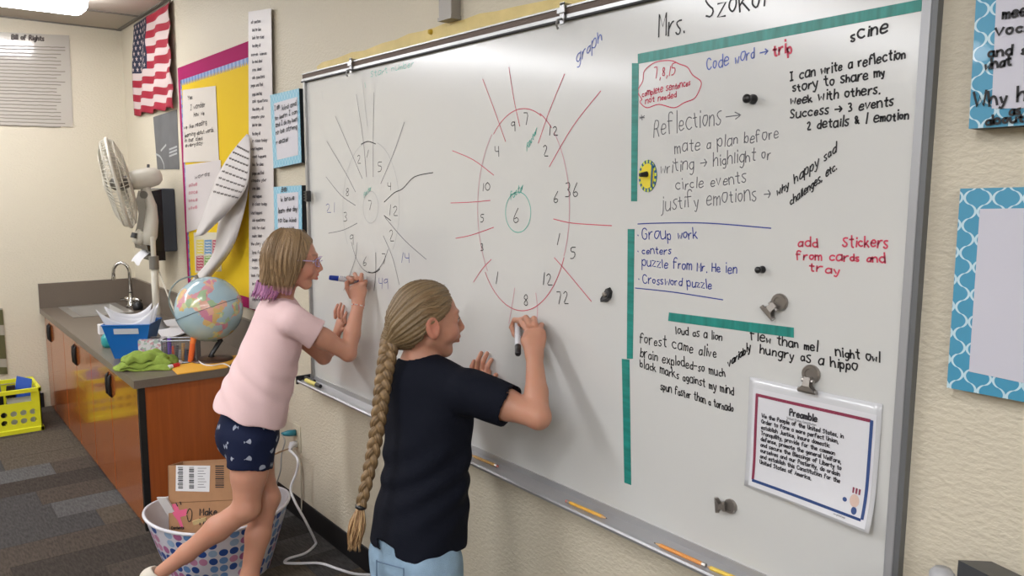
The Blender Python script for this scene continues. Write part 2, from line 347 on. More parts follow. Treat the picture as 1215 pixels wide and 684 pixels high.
ink([('Group work', (762, 285), (830, 283), 14), ('centers', (762, 301), (798, 302), 9), ('puzzle from Mr. He ien', (762, 316), (876, 325), 11), ('Crossword puzzle', (763, 336), (846, 343), 10)], m_blu, .0024, 'blue list of group work between two blue lines', [[(757, 266), (780, 265), (840, 265), (915, 271)], [(754, 342), (800, 347), (858, 356)], [(757, 279), (757.5, 280)], [(757, 298), (757.5, 299)], [(758, 331), (758.5, 332)]])
ink([('add', (947, 293), (973, 294), 11), ('stickers', (1000, 293), (1056, 294), 14), ('from cards and', (945, 308), (1053, 312), 10), ('tray', (960, 322), (1000, 326), 10)], m_red, .0032, 'pinkish red writing add stickers from cards and tray')
ink([('loud as a lion', (802, 396), (858, 405), 9), ('forest came alive', (759, 406), (852, 425), 13), ('brain exploded-so much', (760, 424), (862, 448), 11), ('black marks against my mind', (760, 436), (872, 470), 10), ('spun faster than a tornado', (784, 462), (871, 490), 9)], m_blk, .0026, 'black list of phrases beside the lowest tape strips')
ink([('flew than mel', (891, 403), (972, 418), 11), ('night owl', (992, 422), (1046, 431), 11), ('variably', (864, 436), (892, 414), 9), ('hungry as a hippo', (902, 420), (1020, 441), 12)], m_blk, .0030, 'black phrases above the hanging page')
# centre number wheel (red) and left number wheel (black)
def num(lst, m, w, label): ink([(t, (u-h*.28*len(t), v+h/2), (u+h*.28*len(t), v+h/2), h) for t, u, v, h in lst], m, w, label, jit=.12)
oval = [(614+46*sin(a), 245-118*cos(a)) for a in [i*2*pi/40 for i in range(41)]]
def arc(cx, cy, rx, ry, a0, a1, n=14): return [(cx+rx*sin(radians(a0+(a1-a0)*i/n)), cy-ry*cos(radians(a0+(a1-a0)*i/n))) for i in range(n+1)]
ink([], m_red, .0022, 'red spokes and arcs of the large number wheel', [arc(622, 247, 54, 118, -42, 22), arc(620, 247, 56, 121, 22, 38, 5), arc(620, 250, 56, 119, 118, 232, 24),
    [(573, 94), (588, 134), (600, 168)], [(604, 80), (610, 118), (617, 150)], [(670, 88), (652, 132), (639, 170)], [(713, 108), (680, 150), (652, 198)], [(537, 179), (562, 190), (586, 208)],
    [(535, 241), (560, 240), (582, 238)], [(541, 283), (560, 279), (586, 270)], [(562, 335), (572, 320), (583, 308)], [(657, 260), (680, 265), (726, 268)], [(658, 306), (672, 322), (702, 358)]])
ink([], m_pink, .0026, 'pale red strokes of the large number wheel', [arc(620, 247, 56, 121, 42, 118, 18), arc(622, 247, 55, 121, 232, 316, 18), [(611, 342), (608, 362), (604, 384)], [(636, 348), (638, 366), (637, 382)]])
num([('9', 610, 150, 12), ('7', 626, 142, 13), ('12', 658, 155, 12), ('2', 649, 179, 13), ('4', 591, 180, 12), ('10', 578, 222, 10), ('5', 573, 259, 9), ('3', 573, 293, 9), ('1', 591, 330, 14), ('8', 625, 357, 13), ('12', 651, 332, 13), ('72', 669, 354, 14), ('6', 661, 234, 14), ('36', 680, 226, 16), ('1', 664, 283, 15), ('5', 681, 300, 14), ('6', 614, 257, 17)], m_blk, .0024, 'black numbers of the large number wheel')
ink([('factor', (606, 238), (622, 224), 9), ('factor', (625, 180), (638, 156), 9)], m_tea, .0022, 'teal circle and words at the wheel centre', [arc(615, 252, 15, 24, 0, 360, 28)])
ink([], m_gry, .0026, 'grey and black spokes of the smaller number wheel', [arc(437, 246, 27, 78, -18, 8, 8), arc(440, 246, 27, 78, 130, 238, 18), [(423, 112), (431, 165), (435, 210)], [(444, 110), (443, 165), (443, 210)], [(398, 138), (412, 170), (430, 212)], [(480, 145), (468, 180), (452, 218)],
    [(388, 168), (410, 205), (422, 228)], [(387, 210), (405, 232), (422, 244)], [(390, 277), (408, 273), (424, 265)], [(424, 288), (421, 310), (408, 345)], [(455, 280), (466, 306), (474, 338)], [(457, 258), (480, 285), (506, 308)]])
ink([], m_blk, .003, 'darker black strokes of the smaller number wheel', [[(456, 240), (468, 229), (478, 224), (492, 210), (514, 205)], arc(442, 246, 26, 78, 160, 190, 6), [(429, 171), (437, 168), (446, 171)], [(446, 300), (446, 324), (444, 345)], [(456, 256), (464, 262)]])
ink([], m_fnt, .0022, 'faint ovals of the smaller number wheel', [arc(441, 246, 33, 78, 12, 130, 16), arc(440, 246, 33, 78, 236, 345, 16), arc(440, 246, 9, 19, 0, 360, 20), [(430, 95), (436, 150)], [(382, 108), (383, 118)]])
num([('2', 427, 189, 10), ('1', 437, 182, 10), ('5', 452, 198, 12), ('4', 463, 221, 10), ('12', 468, 250, 12), ('2', 466, 280, 13), ('7', 457, 308, 12), ('6', 434, 310, 12), ('9', 418, 285, 11), ('3', 411, 257, 11), ('8', 413, 228, 10), ('7', 440, 244, 11)], m_blk, .0022, 'black numbers of the smaller number wheel')
num([('14', 482, 306, 12), ('49', 456, 337, 12), ('21', 394, 246, 12)], m_blu, .0022, 'small blue numbers around the smaller wheel')
ink([('factor', (432, 235), (441, 225), 6), ('Start number', (440, 92), (492, 78), 8)], m_tea, .002, 'teal words near the top left of the board', [[(433, 98), (434, 104)]])
# ------------------------------------------------------------------ teal tape
m_tape = mat('teal_tape', (38, 134, 124), .35, var=.22, vscale=60, vstretch=(1.5, 1, .2))
m_tape2 = mat('teal_tape_vertical', (38, 134, 124), .35, var=.22, vscale=60, vstretch=(.2, 1, 1.5))
def tape(q, lb, m=None, y=-.0006):
    o = MB().sheet([W(u, v, y+.0006) for u, v in q], .0009).build('tape_strip', m or m_tape); tag(o, lb, 'tape', 'teal tape on the whiteboard')
tape([(757, 76), (1094, 13), (1094, -1), (757, 64)], 'teal tape strip running along the top of the notes under the surname')
tape([(749, 239), (756, 239), (758, 75), (750, 75)], 'upper vertical teal tape strip left of the word Reflections', m_tape2)
tape([(744, 426), (751, 426), (753, 272), (745, 272)], 'middle vertical teal tape strip left of the blue group work list', m_tape2)
tape([(741, 573), (749, 576), (747, 427), (738, 426)], 'lowest vertical teal tape strip above the pencils', m_tape2)
tape([(793, 381), (942, 401), (942, 389), (794, 371)], 'short slanting teal tape strip below the blue list')
# ------------------------------------------------------------------ small things on the whiteboard
m_steel = mat('nickel_steel', (158, 152, 146), .3, .75)
m_bplas = mat('black_plastic', (26, 26, 28), .35)
def frame_at(p, ang):   # x,y basis in the wall plane
    a = radians(ang); return (lambda x, y, d: (p[0]+x*cos(a)-y*sin(a), p[1]-d, p[2]+x*sin(a)+y*cos(a)))
def clip(u, v, ang, lb, s=1.):
    p = W(u, v, 0); g = frame_at(p, ang)
    e = empty('magnetic_clip', p, lb, 'clip', 'magnetic bulldog clips')
    MB().lathe([(0, 0), (.0175*s, 0), (.0175*s, .005), (.0155*s, .008), (.010*s, .008), (.009*s, .006), (0, .006)], g(0, .008*s, 0), 24, ax=(0, -1, 0)).build('magnet_disc', m_steel, e, smooth=False)
    b = MB()
    for d0, tilt in ((.007, 0), (.016, .004)):
        pts = [(-.006*s, .004*s), (.006*s, .004*s), (.007*s, -.012*s), (.017*s, -.021*s), (-.017*s, -.021*s), (-.007*s, -.012*s)]
        v = [g(x, y, d0+tilt*(y < 0)) for x, y in pts]+[g(x, y, d0+.0012+tilt*(y < 0)) for x, y in pts]
        n = 6; b.add(v, [tuple(range(n)), tuple(range(2*n-1, n-1, -1))]+[(k, (k+1) % n, n+(k+1) % n, n+k) for k in range(n)])
    b.build('jaws', m_steel, e)
    MB().tube([g(-.018*s, -.022*s, .013), g(.018*s, -.022*s, .013)], .0045*s, 8).build('jaw_lip', m_steel, e)
    MB().tube([g(-.011*s, -.003*s, .0125), g(.011*s, -.003*s, .0125)], .0042*s, 8).build('spring', m_steel, e)
def pawn(u, v, lb, ang=(-1, -1, .2), s=1.):
    p = W(u, v, 0); e = empty('push_magnet', p, lb, 'magnet', 'black push magnets')
    MB().lathe([(0, 0), (.010*s, 0), (.010*s, .004*s), (.006*s, .009*s), (.0055*s, .014*s), (.0085*s, .019*s), (.009*s, .024*s), (.006*s, .027*s), (0, .028*s)], p, 16, ax=(0, -1, 0)).build('magnet_body', m_bplas, e, smooth=True)
pawn(894, 118, 'black push magnet right of the word Code word', s=1.); pawn(905, 320, 'small black push magnet right of the blue list', s=.75)
clip(923, 362, -40, 'nickel magnetic clip tilted below the small push magnet'); clip(864, 600, -82, 'nickel magnetic clip lying sideways near the bottom of the board', .9)
clip(963, 449, 0, 'nickel magnetic clip holding the white Preamble page', 1.05)
# black binder-like magnet
p = W(722, 350, 0); g = frame_at(p, -12); e = empty('black_magnet_clip', p, 'glossy black magnetic clip right of the red number wheel', 'clip')
b = MB(); pts = [(.002, .02), (.012, .012), (.012, -.004), (.004, -.016), (-.008, -.022), (-.011, -.014), (-.008, .006), (-.004, .016)]
v = [g(x, y, .001) for x, y in pts]+[g(x*.9, y*.9, .010+.006*(y < 0)) for x, y in pts]; n = 8
b.add(v, [tuple(range(n)), tuple(range(2*n-1, n-1, -1))]+[(k, (k+1) % n, n+(k+1) % n, n+k) for k in range(n)]); b.build('clip_body', m_bplas, e)
MB().lathe([(0, 0), (.006, 0), (.006, .006), (0, .007)], g(.001, .002, .012), 12, ax=(0, -1, 0)).build('clip_stud', m_steel, e)
# clip on the left edge of the board
p = W(368, 233, -.012); b = MB(); b.box((p[0]-.012, -.03, p[2]-.022), (p[0]+.012, -.0125, p[2]+.022), bev=.003)
for k in range(4): b.box((p[0]-.014, -.034, p[2]-.018+k*.011), (p[0]+.014, -.03, p[2]-.013+k*.011))
tag(b.build('black_clip', m_bplas), 'small black ribbed clip on the left edge of the whiteboard', 'clip')
# yellow round badge
p = W(769, 209, 0); e = empty('round_badge', p, 'round yellow badge with a checkered blue rim and a 1, held by a magnet', 'badge')
MB().lathe([(0, .0), (.0325, .0), (.0325, .002), (0, .002)], p, 32, ax=(0, -1, 0), sx=.82, sy=1.12).build('badge_card', mat('badge_blue', (32, 92, 130), .5), e)
b = MB()
for k in range(16):
    a0 = 2*pi*k/16; q = []
    for r, a in ((.026, a0), (.0325, a0), (.0325, a0+.2), (.026, a0+.2)): q.append((p[0]+r*.82*cos(a), -.0026, p[2]+r*1.12*sin(a)))
    b.add(q, [(0, 1, 2, 3)])
b.build('rim_squares', mat('badge_lime', (205, 214, 70), .5), e)
MB().lathe([(0, 0), (.025, 0), (.025, .0012), (0, .0012)], p-np.array([0, .002, 0]), 32, ax=(0, -1, 0), sx=.82, sy=1.12).build('badge_centre', mat('badge_yellow', (226, 206, 40), .5), e)
b = MB(); write(b, '1', (769, 219), (782, 219), 20, .005, lambda u, v: W(u, v, -.0034)); b.build('numeral', mat('badge_blue', (32, 92, 130)), e)
MB().tube([p+[-.002, -.003, .004], p+[-.006, -.02, .002]], [.007, .0045], 10).build('magnet_pin', m_bplas, e)
# the Preamble page in its sleeve
PY = -.004
PL = lambda u, v: W(u, v, PY)
TL, TR, BR, BL = (891, 447), (1048, 480), (1038, 630), (886, 575)
def bil(s, t, y=PY):
    c = [W(*q, 0) for q in (TL, TR, BR, BL)]
    p = (c[0]*(1-s)+c[1]*s)*(1-t)+(c[3]*(1-s)+c[2]*s)*t; curl = .012*max(0, t-.6)**2/.16*(.4+s)
    return np.array([p[0], y-curl-.0015*sin(5*s+3*t), p[2]])
e = empty('page_in_sleeve', W(965, 452, 0), 'white Preamble page with a red and blue border in a clear sleeve', 'page')
def grid(fn, ns, nt): 
    v = [fn(i/ns, j/nt) for j in range(nt+1) for i in range(ns+1)]
    return v, [(j*(ns+1)+i, (j+1)*(ns+1)+i, (j+1)*(ns+1)+i+1, j*(ns+1)+i+1) for j in range(nt) for i in range(ns)]
m_paper = mat('white_paper', (218, 218, 222), .45); m_sleeve = mat('clear_sleeve', (214, 215, 218), .12, coat=.5)
v, f = grid(bil, 16, 16); o = mesh('sleeve', v, f, m_sleeve, e, smooth=True)
so = o.modifiers.new('s', 'SOLIDIFY'); so.thickness = .0008
v, f = grid(lambda s, t: bil(.04+.93*s, .09+.89*t, PY-.0012), 16, 16); mesh('page_sheet', v, f, m_paper, e, smooth=True)
def pg(s, t): return bil(s, t, PY-.0020)
b = MB(); b2 = MB(); b3 = MB()
s0, s1, t0, t1 = .075, .94, .145, .925
def seg(m_, a, c_, w): ribbon(m_, [pg(*a), pg((a[0]+c_[0])/2, (a[1]+c_[1])/2), pg(*c_)], w, (0, -1, 0))
for k in range(24):
    a = k/24; q = a+.62/24
    seg(b, (s0+(s1-s0)*a, t0), (s0+(s1-s0)*q, t0), .0062); seg(b2, (s0+(s1-s0)*a, t1), (s0+(s1-s0)*q, t1), .0062)
for k in range(20):
    a = k/20; q = a+.62/20
    seg(b, (s0, t0+(t1-t0)*a), (s0, t0+(t1-t0)*q), .006); seg(b2, (s1, t0+(t1-t0)*a), (s1, t0+(t1-t0)*q), .006)
b.build('red_border', mat('border_maroon', (140, 52, 78), .5), e); b2.build('blue_border', mat('border_navy', (50, 76, 130), .5), e)
def page_text(mb, text, s, t, hs, w, ls=1.0, plane=pg, jit=0.):
    st, L = glyph_strokes(text, jit)
    for q in st: ribbon(mb, [plane(s+x*hs*.62*ls, t-y*hs) for x, y in q], w, (0, -1, 0), lift=.0004)
tx = MB(); page_text(tx, 'Preamble', .35, .255, .058, .0030, 1.22)
for k, ln in enumerate(['We the People of the United States, in', 'Order to form a more perfect Union,', 'establish Justice, insure domestic', 'Tranquility, provide for the common', 'defense, promote the general Welfare,', 'and secure the Blessings of Liberty to', 'ourselves and our Posterity, do ordain', 'and establish this Constitution for the', 'United States of America.']):
    tl = MB(); page_text(tl, ln, .125, .335+k*.0525, .036, .0018, 1.26); tl.build('printed_line', mat('print_dark', (48, 46, 52), .6), e)
tx.build('printed_title', mat('print_dark', (48, 46, 52), .6), e)
tx = MB(); page_text(tx, 'United States Constitution', .33, .292, .02, .0008, 1.2); page_text(tx, 'www printed page', .74, .955, .014, .0006, 1.); tx.build('small_print', mat('print_grey', (140, 140, 145), .6), e)
b = MB(); 
def disc(mb, s, t, rs, rt, n=14, mi=0): mb.add([pg(s+rs*cos(2*pi*k/n), t+rt*sin(2*pi*k/n)) for k in range(n)], [tuple(range(n))], mi)
disc(b, .868, .80, .034, .05, mi=0); disc(b, .80, .815, .016, .018, mi=2); disc(b, .875, .875, .02, .03, mi=2)
for k in range(3): q = .845+k*.022; b.add([pg(q, .745), pg(q+.011, .745), pg(q+.013, .70), pg(q, .70)], [(0, 1, 2, 3)], 1)
b.build('printed_picture', [mat('print_beige', (214, 186, 172), .6), mat('border_maroon', (140, 52, 78)), mat('border_navy', (50, 76, 130))], e)
# pencils and markers in the tray
def stick(name, a, bb, r, segs, lb, cat, grp=None, n=6):
    """segs: list of (fraction, radius factor start, end, material, part name)"""
    a = np.array(a); bb = np.array(bb); e = empty(name, a, lb, cat, grp); t = 0
    for fr, r0, r1, m, nm in segs:
        MB().tube([a+(bb-a)*t, a+(bb-a)*(t+fr)], [r*r0, r*r1], n).build(nm, m, e); t += fr
    return e
m_py = mat('pencil_yellow', (226, 170, 52), .4); m_po = mat('pencil_orange', (222, 142, 48), .4); m_wood = mat('pencil_wood', (205, 165, 120), .6); m_lead = mat('pencil_lead', (40, 40, 42), .5); m_era = mat('eraser_pink', (200, 120, 110), .7)
zt = bz0-.0085
pen = [(.04, .95, .95, m_era, 'eraser'), (.06, 1.05, 1.05, m_steel, 'ferrule'), (.78, 1, 1, m_py, 'pencil_shaft'), (.09, 1, .35, m_wood, 'sharpened_wood'), (.03, .35, .05, m_lead, 'pencil_point')]
def tw(u, v, y=-.045): p = W(u, v, y); return np.array([p[0], y, zt])
xa = tw(672, 595)[0]; xb = tw(719, 613)[0]
stick('pencil', (xa, -.046, zt), (xb, -.040, zt), .0042, pen, 'short yellow pencil in the tray below the lowest tape strip', 'pencil', 'pencils in the tray')
xa = tw(778, 642)[0]; xb = tw(838, 670)[0]
stick('pencil', (xa, -.050, zt), (xb, -.046, zt), .0046, [(.03, .3, .3, m_lead, 'pencil_point'), (.1, .3, 1, m_wood, 'sharpened_wood'), (.8, 1, 1, m_po, 'pencil_shaft'), (.07, 1.05, 1.05, m_steel, 'ferrule')], 'orange pencil in the tray, left of the yellow pencil at the lower right', 'pencil', 'pencils in the tray')
xc = tw(876, 686)[0]
stick('pencil', (xb+.004, -.047, zt), (xc+.03, -.040, zt), .0046, [(.08, .1, 1, m_wood, 'sharpened_wood'), (.86, 1, 1, mat('pencil_bright_yellow', (232, 196, 60), .4), 'pencil_shaft'), (.06, 1, 1, m_era, 'eraser')], 'bright yellow pencil in the tray at the bottom right edge of the photo', 'pencil', 'pencils in the tray')
xa = tw(556, 530)[0]; xb = tw(586, 543)[0]
stick('pencil', (xa, -.036, zt), (xb, -.030, zt), .0042, pen[::-1], 'yellow pencil in the tray just right of the girl in navy', 'pencil', 'pencils in the tray')
x = bx0-.02
stick('tray_marker', (x, -.03, zt+.003), (x+.075, -.025, zt+.003), .008, [(.3, 1, 1, m_bplas, 'cap'), (.7, .85, .85, mat('marker_black_body', (40, 40, 44), .4), 'barrel')], 'black marker at the left end of the whiteboard tray', 'marker', None, 12)
stick('tray_marker', (x+.04, -.046, zt+.003), (x+.17, -.042, zt+.003), .008, [(.72, 1, 1, mat('highlighter_yellow', (228, 214, 120), .4), 'barrel'), (.28, 1.05, .95, m_bplas, 'cap')], 'pale yellow marker with black cap in the left end of the tray', 'marker', None, 12)
# ------------------------------------------------------------------ blue framed panels at the right
def ogee(name, base, line, p=.042, q=.044):
    m = mat(name, base, .3, coat=.3); N, L, bs = nodes_of(m); tc = N.new('ShaderNodeTexCoord'); sp = N.new('ShaderNodeSeparateXYZ'); L.new(tc.outputs['Object'], sp.inputs[0])
    X = math_node(N, L, 'PINGPONG', sp.outputs[0], p/2); zz = math_node(N, L, 'MULTIPLY', sp.outputs[2], 2*pi/q); s0 = math_node(N, L, 'SINE', zz); sn = math_node(N, L, 'MULTIPLY', math_node(N, L, 'SIGN', s0), math_node(N, L, 'POWER', math_node(N, L, 'ABSOLUTE', s0), .62))
    c = math_node(N, L, 'MULTIPLY_ADD', sn, p*.21, p*.25); d = math_node(N, L, 'ABSOLUTE', math_node(N, L, 'SUBTRACT', X, c)); k = math_node(N, L, 'LESS_THAN', d, .0019)
    mx = N.new('ShaderNodeMix'); mx.data_type = 'RGBA'; L.new(k, mx.inputs[0]); mx.inputs[6].default_value = (*s2l(base), 1); mx.inputs[7].default_value = (*s2l(line), 1); L.new(mx.outputs[2], bs.inputs['Base Color'])
    return m
m_og = ogee('blue_trellis', (74, 152, 186), (196, 222, 232)); m_og2 = ogee('pale_blue_trellis', (118, 186, 214), (158, 206, 226), .03, .036)
m_panel = mat('panel_paper', (204, 203, 214), .3, coat=.3); m_cedge = mat('canvas_black_edge', (24, 30, 36), .5)
def panel(name, quad, inner, y, label, cat, grp, edge_m, tex, depth=.02):
    """framed panel: outer quad at depth y, inner paper"""
    P = [W(u, v, y) for u, v in quad]; e = empty(name, (P[3]+P[2])/2, label, cat, grp)
    x0, x1 = P[0][0], P[1][0]; 
    b = MB(); q = [np.array([p[0], WY-.002, p[2]]) for p in P]; b.hexa([P[3], P[2], q[2], q[3], P[0], P[1], q[1], q[0]]); b.build('backing_block', edge_m, e)
    MB().sheet(P[::-1], .002).build('patterned_border', tex, e)
    I = [W(u, v, y-.002) for u, v in inner]; MB().sheet(I[::-1], .0012).build('inner_paper', m_panel, e)
    return e
e2 = panel('framed_panel', [(1140, 224), (1262, 221), (1262, 486), (1124, 460)], [(1163, 248), (1240, 247), (1240, 460), (1150, 441)], -.012, 'empty white panel in blue trellis frame on the right wall', 'frame', 'blue trellis frames', m_cedge, m_og)
e1 = panel('framed_panel', [(1162, -60), (1275, -75), (1275, 145), (1150, 153)], [(1184, -40), (1250, -50), (1250, 128), (1177, 129)], -.022, 'blue trellis framed sheet with black handwriting cut off by the top right corner', 'frame', 'blue trellis frames', m_cedge, m_og)
PP = lambda u, v: W(u, v, -.0262)
write_lines((('meet my', (1190, 22), (1256, 14), 12), ('vocab', (1182, 42), (1236, 36), 12), ('and see', (1173, 68), (1240, 62), 12), ('what', (1169, 84), (1202, 76), 11), ('Why help', (1156, 128), (1248, 114), 16), ('as the', (1198, 137), (1240, 132), 9), ('about it', (1170, 148), (1236, 143), 9)), .0036, PP, m_blk, e1)
# black device and little table at the lower right
dv = Dp(1150, 700, 1.22)
e = empty('plastic_device', (dv[0], dv[1], .86), 'dark grey plastic box with a light grey roller at the bottom right corner', 'device')
m_dg = mat('device_dark', (50, 53, 58), .4)
a_ = Dp(1137, 665, 1.25); b_ = Dp(1190, 692, 1.12); d_ = Dp(1128, 678, 1.16); h_ = .9
dirn = nrm((b_-a_)*[1, 1, 0]); sd = np.array([-dirn[1], dirn[0], 0])
def dn(p, z): return np.array([p[0], p[1], z])
TZ = .80
A = a_; B_ = b_; C_ = b_-sd*-.06; 
base = [a_, b_, b_+sd*.05, a_+sd*.05]
MB().hexa([dn(p, TZ) for p in base]+list(base)).build('device_body', m_dg, e)
ra = Dp(1118, 684, 1.2); MB().tube([dn(ra, TZ), ra+[0, 0, .004], ra+[0, 0, .012]], [.018, .018, .012], 16).build('grey_roller', mat('roller_grey', (170, 170, 172), .35), e, smooth=True)
tb = empty('side_table', (dv[0], dv[1]-.05, 0), 'low table just below the frame carrying the dark device', 'table')
cx, cy = float(dv[0]), float(dv[1])-.05
MB().box((cx-.22, cy-.2, TZ-.03), (cx+.3, min(cy+.25, -.07), TZ-.0005), bev=.004).build('tabletop', mat('table_laminate', (120, 108, 96), .4), tb)
for sx in (-.19, .27):
    for sy in (-.17, -.03): MB().tube([(cx+sx, cy+sy, 0), (cx+sx, cy+sy, TZ-.031)], .015, 10).build('leg', m_steel, tb)
# ================================================================== THINGS ON THE WALLS
WP = lambda dy: (lambda u, v: W(u, v, WY-dy))
# flag
fx0, fx1, fz0, fz1 = .42, 1.225, 1.93, 2.51
e = empty('wall_flag', (fx0, WY, fz1), 'red, white and blue American flag hung flat in the corner by the ceiling', 'flag')
def fl_pt(s, t):   # s 0..1 left to right, t 0..1 top to bottom
    x = fx0-.10*t*(1-s)+(fx1-.01*t-fx0)*s; z = fz1+.01*s-(fz1-fz0)*t*(1+.0*s)+.02*(1-s)*t
    fold = .012*sin(s*19+t*3)*min(1, t*3+.2)+.007*s*sin(t*22+s*6)
    return np.array([x, WY-.022-fold, z+.008*sin(s*19+t*3)*t+.010*max(0, s-.7)*sin(t*30)/.3])
ns, nt = 40, 52; v, f = grid(fl_pt, ns, nt); mids = []
for j in range(nt):
    for i in range(ns): mids.append(2 if (j < nt*7//13 and i < ns*.4) else (0 if (j//4) % 2 == 0 else 1))
m_fr = mat('flag_red', (152, 20, 46), .75); m_fw = mat('flag_white', (200, 182, 178), .75); m_fb = mat('flag_blue', (27, 34, 60), .75)
o = mesh('striped_cloth', v, f, [m_fr, m_fw, m_fb], e, smooth=True, mids=mids)
md = o.modifiers.new('s', 'SOLIDIFY'); md.thickness = .002
b = MB()
for r in range(9):
    for c in range(6 if r % 2 == 0 else 5):
        s = .4*((c+.5)/6 if r % 2 == 0 else (c+1)/6); t = (7/13)*(r+.7)/9.4; p = fl_pt(s, t)
        pts = []
        for k in range(10):
            rr = .017 if k % 2 == 0 else .007; an = pi/2+k*pi/5; q = fl_pt(s+rr*cos(an)/.8, t-rr*sin(an)/.58); pts.append(q+[0, -.0025, 0])
        b.add(pts, [tuple(range(9, -1, -1))])
b.build('star_pattern', m_fw, e)
MB().tube([fl_pt(0, 0)+[0, .006, .004], fl_pt(.5, 0)+[0, .006, .004], fl_pt(1, 0)+[0, .006, .004]], .005, 8).build('hanging_rod', m_steel, e)
MB().tube([fl_pt(0, 0)+[0, .006, .004], np.array([fx0, WY, fz1+.004])], .004, 6).build('rod_hook', m_steel, e)
# grey chalk poster below the flag
Q = [W(u, v, WY-.001) for u, v in ((182, 139), (210, 130), (213, 201), (187, 201))]
e = empty('grey_poster', Q[3], 'dark grey poster with white chalk marks below the flag', 'poster')
MB().sheet(Q[::-1], .0015).build('poster_sheet', mat('slate_print', (98, 99, 101), .6, var=.12, vscale=8), e)
b = MB(); strokes_px(b, [[(185, 183), (190, 186), (194, 194), (195, 201)], [(191, 179), (197, 172)]], .012, WP(.0034), lift=.0004)
for k in range(3): strokes_px(b, [[(201, 177.5+k*4), (210, 174+k*4)]], .010, WP(.0034), lift=.0004)
b.build('chalk_marks', mat('chalk', (176, 178, 178), .7), e)
# bulletin board
bx = W(211, 82, WY)[0]; X0, X1, Z0, Z1 = 1.285, 2.56, .90, 2.15
e = empty('bulletin_board', (1.9, WY, Z0), 'yellow bulletin board with magenta border and blue scalloped trim', 'bulletin board')
MB().box((X0, WY-.012, Z0), (X1, WY-.0005, Z1)).build('backing_board', mat('magenta_paper', (164, 32, 96), .85, spec=.15), e)
MB().box((X0+.055, WY-.0135, Z0+.055), (X1-.055, WY-.0125, Z1-.085)).build('yellow_paper', mat('yellow_paper', (226, 190, 36), .8, spec=.2, bump=.3, bscale=9), e)
b = MB(); n = 46
for k in range(n):
    xa = X0+.05+(X1-X0-.1)*k/n; w_ = (X1-X0-.1)/n
    b.add([(xa, WY-.0145, Z1-.072), (xa+w_, WY-.0145, Z1-.072), (xa+w_, WY-.0145, Z1-.088), (xa+w_*.5, WY-.0145, Z1-.108), (xa, WY-.0145, Z1-.088)], [(0, 4, 3, 2, 1)], k % 2)
n = 44
for k in range(n):
    za = Z0+.055+(Z1-Z0-.13)*k/n; w_ = (Z1-Z0-.13)/n
    b.add([(X0+.045, WY-.0145, za), (X0+.045, WY-.0145, za+w_), (X0+.062, WY-.0145, za+w_), (X0+.074, WY-.0145, za+w_/2), (X0+.062, WY-.0145, za)], [(4, 3, 2, 1, 0)], k % 2)
b.build('scalloped_trim', [mat('trim_blue', (96, 124, 178), .6), mat('trim_light_blue', (140, 160, 196), .6)], e)
def sheet_on(name, quad, dy, m, label, cat, grp=None):
    P = [W(u, v, WY-dy) for u, v in quad]; e_ = empty(name, (P[2]+P[3])/2, label, cat, grp)
    MB().sheet(P[::-1], .0015).build('paper_sheet', m, e_); return e_
m_chart = mat('chart_paper', (212, 204, 194), .6); m_print = mat('faded_print', (96, 88, 88), .6)
e1 = sheet_on('paper_chart', [(217, 107), (256, 102), (260, 191), (218, 193)], .016, m_chart, 'upper white paper with black handwriting pinned on the yellow bulletin board', 'paper', 'papers on the bulletin board')
pl = WP(.0182)
write_lines((('Yes', (223, 119), (229, 117), 5), ('I wonder', (226, 131), (244, 126), 6), ('how we', (230, 139), (243, 136), 5), ('we like reading', (218, 154), (246, 147), 5), ('learning about words', (219, 163), (254, 156), 5), ('in our class', (219, 169), (241, 166), 5), ('everyday', (220, 175), (241, 171), 5)), .0042, pl, mat('print_black', (60, 54, 54), .6), e1)
e2_ = sheet_on('paper_chart', [(220, 196), (262, 190), (264, 262), (222, 276)], .0165, mat('chart_paper_white', (208, 200, 198), .6), 'lower white paper with pink notes behind the curled sheet', 'paper', 'papers on the bulletin board')
b = MB(); write(b, 'words', (231, 213), (250, 208), 6, .004, WP(.0188), jit=.2); b.build('handwriting', m_print, e2_)
b = MB()
for k in range(4): write(b, 'aoce', (224, 222+k*9), (235, 220+k*9), 4, .006, WP(.0188), jit=.3)
b.build('pink_notes', mat('pink_print', (206, 150, 158), .6), e2_)
# coloured table chart
e3 = sheet_on('table_chart', [(230, 276), (262, 276), (263, 322), (232, 324)], .014, mat('chart_cream', (206, 200, 180), .5), 'small chart of coloured squares at the bottom of the bulletin board', 'chart')
cols = [(214, 196, 84), (96, 140, 176), (170, 70, 96), (178, 60, 90), (120, 160, 84), (216, 200, 90)]
for r in range(2):
    for c in range(3):
        u0 = 233+c*9.6; v0 = 285+r*19
        P = [W(u, v, WY-.0162) for u, v in ((u0, v0), (u0+8.6, v0-.5), (u0+8.6, v0+17), (u0, v0+17.5))]
        MB().sheet(P[::-1], .0004).build('coloured_square', mat('sq%d' % (r*3+c), cols[r*3+c], .5), e3)
b = MB()
for r in range(10):
    for c in range(3): ribbon(b, [W(234+c*9.6+k*2.2, 287.5+r*3.5+(.6 if k % 2 else 0), WY-.0175) for k in range(4)], .004, (0, -1, 0))
b.build('tiny_print', mat('print_pale', (226, 220, 206), .6), e3)
